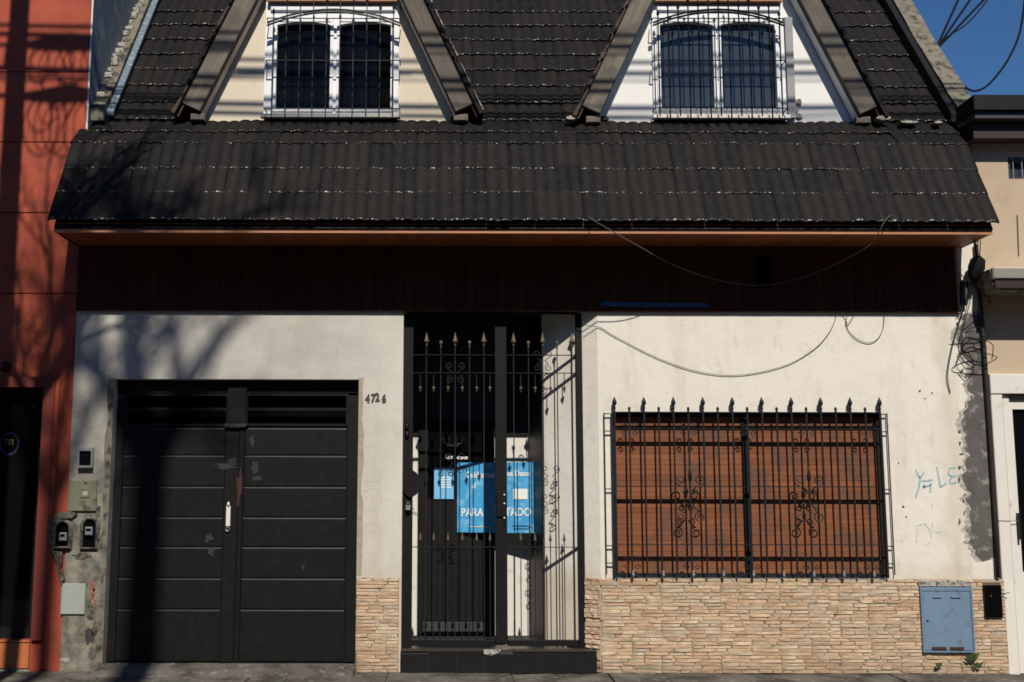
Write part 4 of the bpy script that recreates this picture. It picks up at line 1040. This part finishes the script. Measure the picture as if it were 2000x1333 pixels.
# ---------------------------------------------------------------- things hung on the entrance
pad = thing('padlock', P(797, 992, GY-.07), 'small silver padlock on a dark chain hanging at the left post of the entrance gate', 'padlock')
c = P(797, 992, GY-.07)
obj('lock_body', MB().cbox(c.x-.022, c.x+.022, c.y-.01, c.y+.012, c.z-.024, c.z+.02, .004), M['steel'], pad)
obj('shackle', MB().tube([(c.x+.014*math.cos(a), c.y, c.z+.02+.03*math.sin(a)) for a in [i*math.pi/8 for i in range(9)]], .004, 5), M['steel'], pad)
chm = MB()
for i in range(7):
    q = P(788+i*4.2, 972+i*5.5+(3 if i % 2 else 0), GY-.055); chm.tube([(q.x+.013*math.cos(a), q.y+(.007*math.sin(a) if i % 2 else 0), q.z+.011*math.sin(a)) for a in [j*math.pi/4 for j in range(9)]], .0035, 4)
obj('chain', chm, M['grille'], pad)
# poster (slanting across the recess) and small notice
pl = P(893, 972, .93); prr = P(1042, 962, .74)
dv = Vector((prr.x-pl.x, prr.y-pl.y, 0)); PWid = dv.length; rz_ = math.atan2(dv.y, dv.x); dvn = dv.normalized(); nn_ = Vector((dvn.y, -dvn.x, 0))
ph0, ph1 = PZ(1040, .93, 893), PZ(904, .93, 893)
poster = thing('poster', (pl.x+dv.x/2, pl.y+dv.y/2, ph0), 'large sky blue poster with white lettering slanting behind the entrance gate', 'poster')
m_ = MB(); q0 = Vector((pl.x, pl.y, ph0)); skew = .03
v0, v1 = q0, q0+dvn*PWid; 
m_.add([v0-Vector((0,0,0)), v1, v1+Vector((0,0,ph1-ph0)), v0+Vector((0,0,ph1-ph0)), v0-nn_*.004, v1-nn_*.004, v1-nn_*.004+Vector((0,0,ph1-ph0)), v0-nn_*.004+Vector((0,0,ph1-ph0))], [(0,1,2,3),(7,6,5,4),(0,4,5,1),(1,5,6,2),(2,6,7,3),(3,7,4,0)])
obj('sheet', m_, M['blue_paper'], poster)
def on_poster(u, v): return Vector((pl.x, pl.y, 0))+dvn*(u*PWid)+nn_*.003+Vector((0, 0, ph0+(ph1-ph0)*v))
for body_, u, v, sz, mt in (('Cuidemos', .30, .82, .085, 'ink'), ('los Datos', .80, .84, .075, 'ink'), ('al', .22, .66, .07, 'ink'), ('PARA', .20, .28, .11, 'ink'), ('TADO', .80, .29, .11, 'ink')):
    text('lettering', body_, sz, on_poster(u, v), M[mt], poster, rotz=rz_, extr=.0006, bold=.002, squeeze=.85)
for u, v, w_, h_, mt in ((.83, .55, .13, .17, 'ink'), (.30, .08, .20, .012, 'cream_ink'), (.84, .10, .16, .012, 'navy_ink'), (.84, .06, .14, .012, 'navy_ink'), (.07, .93, .06, .05, 'leaf')):
    o_ = MB().box(-w_/2*PWid/.7, w_/2*PWid/.7, -.001, .001, -h_/2*.6, h_/2*.6); me, _ = o_.mesh('printed_block', M[mt], Vector((0,0,0)))
    put('printed_block', me, on_poster(u, v), poster, rot=(0, 0, rz_))
ny = BY-.075
nt_ = thing('notice', P(867, 976, ny), 'small pale blue paper notice on the black inner door, left of the big poster', 'notice')
na, nb_, nz0, nz1 = PX(848, 945, ny), PX(886, 945, ny), PZ(975, ny, 867), PZ(914, ny, 867)
obj('sheet', MB().box(na, nb_, ny, ny+.003, nz0, nz1), M['pale_paper'], nt_)
for i in range(5):
    z_ = nz0+(nz1-nz0)*(.38+.08*i); obj('printed_line', MB().box(na+.07, nb_-.02-.012*(i % 2), ny-.0012, ny-.0002, z_-.006, z_+.004), M['ink'], nt_)
lb = thing('door_label', P(889, 897, BY-.1), 'tiny white lettering strip on the dark door just above the poster', 'label')
text('lettering', 'Luz', .05, P(877, 893, BY-.1), M['ink'], lb, extr=.001, bold=.003)
text('lettering', 'chaco', .045, P(903, 894, BY-.1), M['ink'], lb, extr=.001, bold=.003)

# ================================================================ RED HOUSE (left)
rh = thing('red_house', (XL-2.5, 0, 0), 'terracotta red house at the left edge with a dark shop doorway', 'house')
RX1 = XL-.004; RX0 = -9.5; RZ1 = 8.6
rdx1 = (PX(85, 760, .0)+PX(62, 1240, 0))/2; rdz1 = PZ(756, 0, 40); rdz0 = PZ(1250, 0, 30)
grv = [PZ(y_, 0, 60) for y_ in (140, 277, 415, 573)]
# wall built in bands with recessed joints between them
zz_ = [0]+sorted(grv)+[RZ1]
for a, b in zip(zz_[:-1], zz_[1:]):
    hl = [(-6.0, rdx1, rdz0, rdz1)] if a < rdz1 else []
    m_ = MB().slab_grid(RX0, RX1, a+(.006 if a else -.02), b-.006, [h for h in hl if h[3] < b], .012, .25)
    obj('wall_band', m_, M['red'], rh)
obj('wall_core', MB().slab_grid(RX0, RX1-.004, -.02, RZ1-.01, [(-6.0, rdx1, rdz0, rdz1)], .022, .24), M['redtrim'], rh)
tx = PX(108, 900, -.03)
sur = MB().slab_grid(-6.15, rdx1+.11, rdz0-.0, PZ(736, -.02, 60), [(-6.0, rdx1+.004, rdz0-.0, rdz1-.004)], -.025, .011)
sr = obj('door_surround', sur, M['redtrim'], rh)
obj('surround_step', MB().slab_grid(-6.19, rdx1+.15, rdz0-.25 if False else .02, PZ(740, -.02, 60)+.0, [(-6.15, rdx1+.11, .0, PZ(740, -.02, 60)-.04)], -.008, .011), M['red'], rh)
dd_ = obj('shop_door', MB().slab_grid(-6.0, rdx1, rdz0, rdz1, [(-5.9, -4.72, rdz0+.1, rdz1-.1), (-4.66, rdx1-.06, rdz0+.1, rdz1-.1)], .10, .14), M['black_metal'], rh)
for a, b in ((-5.9, -4.72), (-4.66, rdx1-.06)): obj('door_glass', MB().box(a, b, .115, .12, rdz0+.1, rdz1-.1), M['glass'], dd_)
ec = P(18, 867, .11)
em = MB()
for i in range(22):
    an = 2*math.pi*i/22; em.box(ec.x+.085*math.cos(an)-.009, ec.x+.085*math.cos(an)+.009, .110, .114, ec.z+.10*math.sin(an)-.009, ec.z+.10*math.sin(an)+.009)
obj('round_emblem', em, simple('dim_violet_print', (.03, .022, .09), .7, .3, 40, 0), dd_)
em = MB()
for dx_, h_ in ((-.035, .05), (0, .03), (.03, .045)):
    em.box(ec.x+dx_-.006, ec.x+dx_+.006, .110, .114, ec.z-.01, ec.z+h_)
em.box(ec.x-.05, ec.x+.045, .1095, .1135, ec.z+.03, ec.z+.042)
obj('emblem_figure', em, simple('dim_gold_print', (.12, .07, .035), .7, .3, 40, 0), dd_)
# orange tiled threshold
ob = obj('threshold', MB().box(-6.0, PX(56, 1275, -.02), -.0, .25, -.02, rdz0-.02), M['mortar'], rh)
xx = PX(56, 1275, -.02); wds = .29
x_ = xx
for i in range(4):
    w_ = .10 if i == 0 else .26
    obj('threshold_tile', MB().cbox(x_-w_+.006, x_, -.014, -.001, .03, rdz0-.03, .002), M['orange_tile'], ob)
    obj('threshold_tile', MB().box(x_-w_+.006, x_, -.02, .24, rdz0-.018, rdz0-.006), M['orange_tile'], ob); x_ -= w_
# round bulkhead lamp (unlit)
lc = P(8, 716, -.03)
lm = MB().lathe(0, 0, [(.05, 0), (.052, .02), (.04, .05), (.02, .065), (.002, .07)], 10)
me, _ = lm.mesh('bulkhead_lamp', M['black_metal'], Vector((0,0,0))); put('bulkhead_lamp', me, (lc.x, .010, lc.z), rh, rot=(math.pi/2, 0, 0))
# blue-grey upper wall between the two houses
obj('party_wall', MB().box(RX1+.001, XL+.012, .02, 7, 4.3, RZ1), M['bluewall'], rh, label='faded blue grey flank wall showing above the parapet')
obj('flank_edge', MB().box(RX1+.002, XL+.014, .010, .019, 4.3, RZ1), M['offwhite'], rh)

# ================================================================ TAN HOUSE (right)
th_ = thing('tan_house', (XR+1.5, 0, 0), 'tan rendered house at the right edge with a dark cornice and white door surround', 'house')
TX0 = XR+.030; TX1 = 10.5
cz0 = PZ(281, .05, 1950); cz1 = PZ(189, -.2, 1950)
trim_z = PZ(731, 0, 1960)
vx0, vx1, vz0, vz1 = PX(1969, 330, .05), PX(1969, 330, .05)+.62, PZ(350, .05, 1980), PZ(307, .05, 1980)
obj('wall', MB().slab_grid(TX0, TX1, trim_z, cz0+.2, [(vx0, vx1, vz0, vz1)], .05, .3), M['beige'], th_)
obj('roof_edge', MB().box(TX0-.1, TX1, -.25, 6, PZ(214, -.25, 1950), cz1), M['black_metal'], th_)
obj('roof_flashing', MB().box(TX0-.08, TX1, -.21, 5.9, PZ(231, -.21, 1950), PZ(214, -.25, 1950)-.002), M['greyfascia'], th_)
obj('cornice', MB().box(TX0-.06, TX1, -.12, 5.8, cz0, PZ(231, -.21, 1950)-.002), M['brownfascia'], th_)
vw = obj('vent_window', MB().slab_grid(vx0, vx1, vz0, vz1, [(vx0+.025, vx1-.025, vz0+.02, vz1-.05)], .06, .12), M['greyfascia'], th_)
obj('pane', MB().box(vx0+.02, vx1-.02, .10, .105, vz0+.015, vz1-.045), M['glass_blue'], vw)
for i in range(7): obj('bar', MB().tube([(vx0+.05+i*.085, .055, vz0), (vx0+.05+i*.085, .055, vz1)], .005, 4), M['steel'], vw)
# concrete canopy
ca, cbz, ctz = PX(1932, 550, -.3), PZ(568, -.3, 1960), PZ(527, -.3, 1960)
cn = [(ca, ctz), (ca+.01, cbz+.07), (ca+.05, cbz+.015), (ca+.10, cbz), (ca+1.6, cbz), (ca+1.6, ctz)]
obj('canopy', MB().prism(cn[::-1][::-1], -.32, .05), M['concrete'], th_)
obj('canopy_rim', MB().cbox(ca+.012, ca+1.55, -.36, -.321, (cbz+ctz)/2-.0, ctz+.006, .01), simple('smooth_grey_concrete', (.24, .225, .20), .9, .12, 4, .2, 60), th_)
obj('canopy_top', MB().cbox(ca+.06, ca+1.55, -.30, .04, ctz+.001, ctz+.02, .008), M['offwhite'], th_)
obj('canopy_lip', MB().cbox(ca+.03, ca+1.55, -.345, -.321, cbz+.01, (cbz+ctz)/2-.01, .008), M['brownfascia'], th_)
# joint line
obj('drip_cable', MB().tube([P(1987, 420, .04), P(1990, 500, .04)], .005, 4), M['cablegrey'], th_)
# door surround
psx1 = PX(1990, 1000, 0); 
dz_ = PZ(770, 0, 1980)
obj('door_lintel', MB().cbox(TX0+.002, TX1, -.012, .3, dz_, trim_z-.002, .006), M['offwhite'], th_)
obj('pilaster', MB().cbox(TX0+.004, PX(1972, 1000, 0), -.002, .3, -.01, dz_-.002, .006), M['offwhite'], th_)
wd = obj('white_door', MB().slab_grid(PX(1972, 1000, .03), TX1-.2, .0, dz_-.012, [(PX(1990, 1000, .03), PX(1990, 1000, .03)+.5, .9, dz_-.14)], .03, .09), M['offwhite'], th_)
obj('door_glass', MB().box(PX(1988, 1000, .03), PX(1990, 1000, .03)+.52, .06, .065, .88, dz_-.13), M['glass'], wd)
obj('door_handle', MB().cbox(PX(1989, 1025, .0), PX(1993, 1025, 0), -.02, .029, PZ(1052, .02), PZ(1000, .02), .002), M['black_metal'], wd)
obj('door_head', MB().box(PX(1974, 780, .0), TX1-.2, .006, .028, PZ(772, .01)-.03, PZ(772, .01)), M['black_metal'], wd)
obj('hairline', MB().tube([P(1947, 1017, -.004), P(1968, 1018, -.004), P(1990, 1017, -.004)], .003, 4), M['cablegrey'], th_)
obj('tan_body', MB().box(TX0+.01, TX1, .31, 6, 0, cz0), M['beige'], th_)

# gap pipe between the houses
dp = obj('downpipe', MB().tube([P(1906, 478, -.03), P(1912, 560, -.03), P(1919, 640, -.03), P(1925, 730, -.03), P(1934, 860, -.03), P(1944, 1020, -.03), P(1949, 1128, -.03)], .021, 8), simple('dark_brown_pipe', (.016, .010, .009), .6, .3, 10, .2, 60), None)
tag(dp, 'dark narrow downpipe running down between the cream house and the tan house', 'pipe')

# ================================================================ CABLES
def cable(pts, r, label, mt='cable', name='cable', cat='cable', group=None, smooth=4):
    p3 = [Vector(p) for p in pts]; out = []
    for i in range(len(p3)-1):      # Catmull-Rom
        a = p3[max(i-1, 0)]; b = p3[i]; c = p3[i+1]; d = p3[min(i+2, len(p3)-1)]
        for q in range(smooth):
            t_ = q/smooth; out.append(.5*((2*b)+(c-a)*t_+(2*a-5*b+4*c-d)*t_*t_+(3*b-a-3*c+d)*t_**3))
    out.append(p3[-1])
    return tag(obj(name, MB().tube(out, r, 5), M[mt]), label, cat, group)
cable([P(a, b, y) for a, b, y in ((1150, 425, -.66), (1168, 436, -.70), (1245, 480, -.55), (1320, 520, -.3), (1400, 547, -.12), (1480, 558, -.09), (1560, 545, -.12), (1640, 512, -.3), (1700, 478, -.55), (1716, 455, -.68), (1728, 432, -.72), (1740, 420, -.66))], .0042, 'thin grey cable drooping from the eave across the dark board band', 'cablegrey')
cable([P(a, b, -.012) for a, b in ((1143, 636), (1172, 640), (1195, 654), (1240, 678), (1290, 702), (1350, 723), (1410, 733), (1470, 730), (1540, 712), (1592, 681), (1618, 652), (1630, 628), (1633, 612))], .0034, 'long thin cable sagging over the white wall above the barred window', 'cablegrey')
cable([P(a, b, -.012) for a, b in ((1656, 612), (1652, 632), (1660, 650), (1678, 665), (1700, 670), (1716, 660), (1725, 640), (1727, 612))], .0035, 'short loop of thin cable hanging below the board band near its right end', 'cablegrey')
cable([P(a, b, y) for a, b, y in ((1905, 500, -.1), (1895, 560, -.09), (1880, 610, -.07), (1862, 670, -.05), (1852, 720, -.03), (1851, 745, -.02), (1856, 768, -.01))], .0045, 'loose cable hanging from the black box with its end free on the wall')
cable([P(a, b, y) for a, b, y in ((1915, 470, -.5), (1912, 510, -.1), (1898, 575, -.09), (1882, 640, -.07), (1878, 665, -.06), (1884, 690, -.05), (1905, 706, -.05))], .0045, 'cable slanting down from the black box past the corner of the board band')
# black splice box and its coils
jb = thing('splice_box', P(1906, 520, -.1), 'black lumpy cable splice box hanging at the eave corner between the houses', 'cable box')
m_ = MB(); jc = P(1907, 524, -.12)
m_.tube([jc+Vector((-.03, 0, -.14)), jc+Vector((-.03, 0, -.08)), jc+Vector((0, 0, 0)), jc+Vector((.02, 0, .08)), jc+Vector((.02, 0, .12))], [.02, .05, .075, .065, .02], 8)
obj('box_body', m_, M['cable'], jb)
m_ = MB(); r_ = random.Random(14)
for i in range(6):
    a = P(r_.uniform(1898, 1922), 468, -.4+r_.uniform(-.1, .2)); m_.tube([a, a.lerp(jc, .5)+Vector((r_.uniform(-.03, .03), 0, 0)), jc+Vector((r_.uniform(-.05, .05), 0, .08))], .004, 4)
obj('box_leads', m_, M['cable'], jb)
pc = thing('corner_shade_patch', P(1882, 572, -.03), 'small dark blue grey slab painting the shade on the white corner under the eave', 'shade patch')  # slab stands in for a blue-grey patch of shade on the wall
q = P(1883, 573, -.03); m_ = MB().cbox(-.028, .028, -.03, .03, -.115, .115, .008); me, _ = m_.mesh('box_body', simple('slate_shade', (.035, .038, .055), .6, .2, 10, .1, 60), Vector((0,0,0))); put('box_body', me, q, pc, rot=(0, .10, 0))  # body of the slab that stands in for the shade patch
obj('patch_stud', MB().box(q.x-.006, q.x+.006, q.y-.034, q.y-.0305, q.z+.07, q.z+.082), M['steel'], pc)  # stud added on the shade slab
coils = (((1912, 650), 30, 22, .2, 'coil of black cable, upper loops beside the downpipe'), ((1915, 705), 33, 38, .9, 'large round coil of black cable hung on the downpipe'), ((1898, 690), 24, 30, 1.8, 'round coil of black cable against the bare cement'), ((1893, 690), 20, 26, 2.2, ''), ((1892, 700), 26, 16, 2.9, ''))
cw = thing('cable_coil', P(1905, 690, -.09), 'tangle of looped black cables hanging on the downpipe between the houses', 'cable coil')
for i, (cc, ra, rb) in enumerate((((1909, 652), 22, 14), ((1912, 688), 30, 28), ((1906, 700), 38, 12), ((1892, 695), 18, 24))):
    pts = []
    for j_ in range(25):
        a = 2*math.pi*j_/24*(.92); pts.append(P(cc[0]+ra*math.cos(a+i)*(1+.1*math.sin(3*a+i)), cc[1]+rb*math.sin(a+i)*(1+.12*math.cos(2*a+i)), -.09+.015*math.sin(2*a+i)))
    obj('loop', MB().tube(pts, .0042, 5), M['cable'], cw)
tm = MB()
for a_, b_ in (((1906, 560), (1936, 591)), ((1936, 591), (1918, 606)), ((1936, 591), (1912, 588)), ((1905, 560), (1878, 550)), ((1862, 653), (1942, 648)), ((1912, 606), (1890, 625))):
    tm.tube([P(*a_, -.08), P((a_[0]+b_[0])/2+2, (a_[1]+b_[1])/2-3, -.10), P(*b_, -.08)], .0038, 4)
obj('loose_ends', tm, M['cable'], cw)
# cables against the sky at the right rake: run up from the parapet to the pole across the street
anc = P(1826, 100, 1.0)
for tgt, lab in (((1885, -30), 'leftmost'), ((1915, -30), 'middle'), ((1945, -25), 'rightmost')):
    e = P(tgt[0], tgt[1], 1.05); f_ = e+(e-anc)*2.5
    cable([anc, e, f_], .013, f'{lab} of the three service cables rising into the sky from the roof corner', cat='cable')
e2 = [P(a, b, 1.0) for a, b in ((1823, 105), (1845, 128), (1870, 158), (1890, 174), (1905, 178), (1925, 170), (1945, 150), (1968, 118), (1988, 76), (1998, 30), (2004, -30))]
cable(e2, .012, 'slack cable looping down and up again against the blue sky')
cable([P(1822, 96, 1.0), P(1835, 82, 1.0), P(1860, 66, 1.0), P(1890, 45, 1.0), P(1925, 5, 1.0), P(1940, -25, 1.0)], .008, 'curved service cable crossing the straight ones above the roof corner')

# ================================================================ STREET THINGS BEHIND THE CAMERA (their shadows fall on the facades)
pole = thing('utility_pole', (-3.86, -3.3, 0), 'round concrete utility pole at the kerb left of the view', 'utility pole')
obj('shaft', MB().tube([(-3.86, -3.3, -.1), (-3.86, -3.3, 10.6)], [.13, .095], 12), M['pole'], pole)
obj('crossarm', MB().box(-3.92, -3.80, -3.9, -2.7, 9.95, 10.07), M['pole'], pole)
for i in range(3): obj('insulator', MB().lathe(-3.86, -3.8+i*.5, [(.03, 10.08), (.045, 10.12), (.02, 10.16), (.04, 10.2), (.01, 10.23)], 8), M['offwhite'], pole)
def zsh(py, Y=.1): return PZ(py, Y, 500)+(3.3+Y)*1.09
for i, (y_, sag, r__, dz__) in enumerate(((68, .10, .016, 0), (100, .14, .020, 0), (126, .10, .007, .02), (158, .16, .022, 0), (188, .1, .009, -.05), (196, .22, .012, .03), (205, .12, .008, -.02))):
    z_ = zsh(y_); pts = [(x_, -3.3+.05*(i % 3), z_+dz__*x_*.1+sag*((x_-2)/8)**2-.1) for x_ in [-14+1.5*q for q in range(22)]]
    tag(obj('overhead_cable', MB().tube(pts, r__, 5), M['cable']), ['highest', 'second highest', 'third highest thin', 'thickest middle', 'thin lower', 'lower', 'lowest thin'][i]+' black overhead cable strung along the street from the utility pole', 'overhead cable', 'overhead cables along the street')
# coil boxes on the cable bundle near the pole
for zc, nm in ((zsh(115), 0), (zsh(215), 1)):
    m_ = MB(); r_ = random.Random(31+nm)
    for j_ in range(9):
        cx_ = -3.3+r_.uniform(-.35, .25); ra = r_.uniform(.08, .26); rb = r_.uniform(.1, .32)
        m_.tube([(cx_+ra*math.cos(a), -3.3, zc-.02-rb+rb*math.sin(a)) for a in [q*math.pi/9 for q in range(19)]], .007, 4)
    m_.tube([(-3.9, -3.3, zc), (-3.6, -3.3, zc+.01), (-3.35, -3.3, zc+.03), (-3.1, -3.3, zc+.02), (-2.9, -3.3, zc)], [.02, .05, .075, .05, .02], 6)
    m_.tube([(-6, -3.3, zc+.05), (-3.9, -3.3, zc), (-2.9, -3.3, zc), (0, -3.3, zc+.03)], .016, 5)
    tag(obj('cable_bundle', m_, M['cable']), ['upper', 'lower'][nm]+' bundle of looped cable and splice case hanging from the overhead line', 'cable bundle', 'cable bundles on the overhead line')

def tree(x, y, H, fork, r0, seed, label, spread=.55, levels=5, droop=0, lean=0.0):
    rr = random.Random(seed)
    root = thing('street_tree', (x, y, 0), label, 'tree')
    tr_ = MB(); pts = [(x+lean*(1-i/6)**1 + .05*math.sin(i*1.3), y, -.1+(fork+.1)*i/6) for i in range(7)]
    tr_.tube(pts, [r0*(1.25 if i == 0 else 1)*(1-.35*i/6) for i in range(7)], 10)
    obj('trunk', tr_, M['bark'], root)
    br = MB()
    def grow(p, d, L, r, lv):
        n = 4; q = p.copy(); pl_ = [q.copy()]
        for i in range(n):
            d = (d+Vector((rr.uniform(-.16, .16), rr.uniform(-.16, .16), rr.uniform(-.05, .12)))).normalized()
            q = q+d*(L/n); pl_.append(q.copy())
        br.tube(pl_, [r*(1-.45*i/n) for i in range(n+1)], 5 if lv < 3 else 3, cap=False)
        if lv >= levels: return
        for c_ in range(3 if lv < levels-1 else 4):
            ax = Vector((rr.uniform(-1, 1), rr.uniform(-1, 1), rr.uniform(-.2, .6))).normalized()
            nd = (d*(1-spread*.6)+ax*spread).normalized()
            st = pl_[rr.choice((2, 3, 4))]
            grow(st, nd, L*rr.uniform(.62, .82), r*.55, lv+1)
    top = Vector(pts[-1])
    for c_ in range(4):
        an = 2*math.pi*c_/4+rr.uniform(-.4, .4)
        grow(top, Vector((math.cos(an)*.55, math.sin(an)*.35, 1)).normalized(), (H-fork)*.42, r0*.5, 1)
    obj('crown', br, M['bark'], root)
    return root
tree(-1.42, -12.9, 18.2, 16.0, .24, 5, 'tall bare street tree across the road behind the camera')
tree(-2.35, -12.3, 17.6, 14.9, .13, 77, 'second bare tree across the road behind the camera, thinner', levels=4, spread=.6)
tree(-3.42, -4.6, 9.6, 7.35, .10, 12, 'slender bare street tree at the kerb left of the view', spread=.45)

# ---- unseen houses added across the street, heights set to block low sky
OC = [('brown brick', (.16, .085, .055)), ('grey rendered', (.20, .19, .17)), ('ochre painted', (.26, .17, .08)), ('dull green', (.12, .15, .11)), ('dark cream', (.27, .23, .17)), ('slate blue', (.10, .12, .15)), ('pinkish', (.25, .15, .12))]
hx_ = -30.6
for i, (nm, c_) in enumerate(OC):
    wd_h = 8.6; H_ = (9.2, 10.4, 9.0, 10.8, 9.8, 10.6, 9.4)[i]; x0 = hx_; x1 = hx_+wd_h-.02; hx_ += wd_h
    oh = thing('unseen_opposite_house', ((x0+x1)/2, -16.2, 0), f'{nm} house, unseen, added across the street to block low sky', 'house', 'unseen houses across the street')
    hm = simple('facade_'+nm.replace(' ', '_'), c_, .9, .15, 2, .2, 40, spec=.2)
    op = [(x0+.9, x0+2.0, -.1, 2.5), (x0+3.2, x0+5.0, 1.0, 2.5), (x0+6.0, x0+7.6, 1.0, 2.5)]+[(x0+1.0+q*2.5, x0+2.3+q*2.5, 4.2+3.0*lv, 5.7+3.0*lv) for q in range(3) for lv in range(2) if 5.9+3.0*lv < H_]
    obj('wall', MB().slab_grid(x0, x1, -.1, H_, op, -16.45, -16.2), hm, oh)
    obj('unseen_rear_mass', MB().box(x0, x1, -24, -16.46, -.1, H_-.3), hm, oh)
    for a, b, c, d in op:
        wf_ = obj('door' if c < 0 else 'window', MB().slab_grid(a, b, c, d, [(a+.08, b-.08, c+.08, d-.08)], -16.4, -16.34), M['black_metal'] if c < 0 else M['offwhite'], oh)
        obj('pane', MB().box(a+.07, b-.07, -16.38, -16.37, c+.07, d-.07), M['glass'], wf_)

# ================================================================ WEEDS
def weed(px, py, n, h, label, seed):
    r_ = random.Random(seed); c = P(px, py, -.05); m_ = MB()
    for i in range(n):
        a = r_.uniform(0, math.pi*2); l_ = h*r_.uniform(.5, 1); b = Vector((c.x+r_.uniform(-.03, .03), -.05+r_.uniform(-.015, .015), c.z))
        t_ = b+Vector((math.cos(a)*l_*.6, -abs(math.sin(a))*l_*.3, l_*.7)); s_ = Vector((-.012, 0, .006))
        mid = b.lerp(t_, .55)+Vector((0, 0, l_*.12))
        m_.add([b, mid-s_, t_, mid+s_], [(0,1,2,3)])
    wd_ = tag(obj('weed', m_, M['leaf']), label, 'weed'); return wd_
weed(1895, 1292, 26, .12, 'green weed sprouting just below the right end of the blue cabinet', 1)
weed(1832, 1304, 12, .07, 'small dry weed at the foot of the stone cladding under the blue cabinet', 2)
weed(1908, 1306, 14, .09, 'ragged weed at the pavement joint right of the blue cabinet', 3)
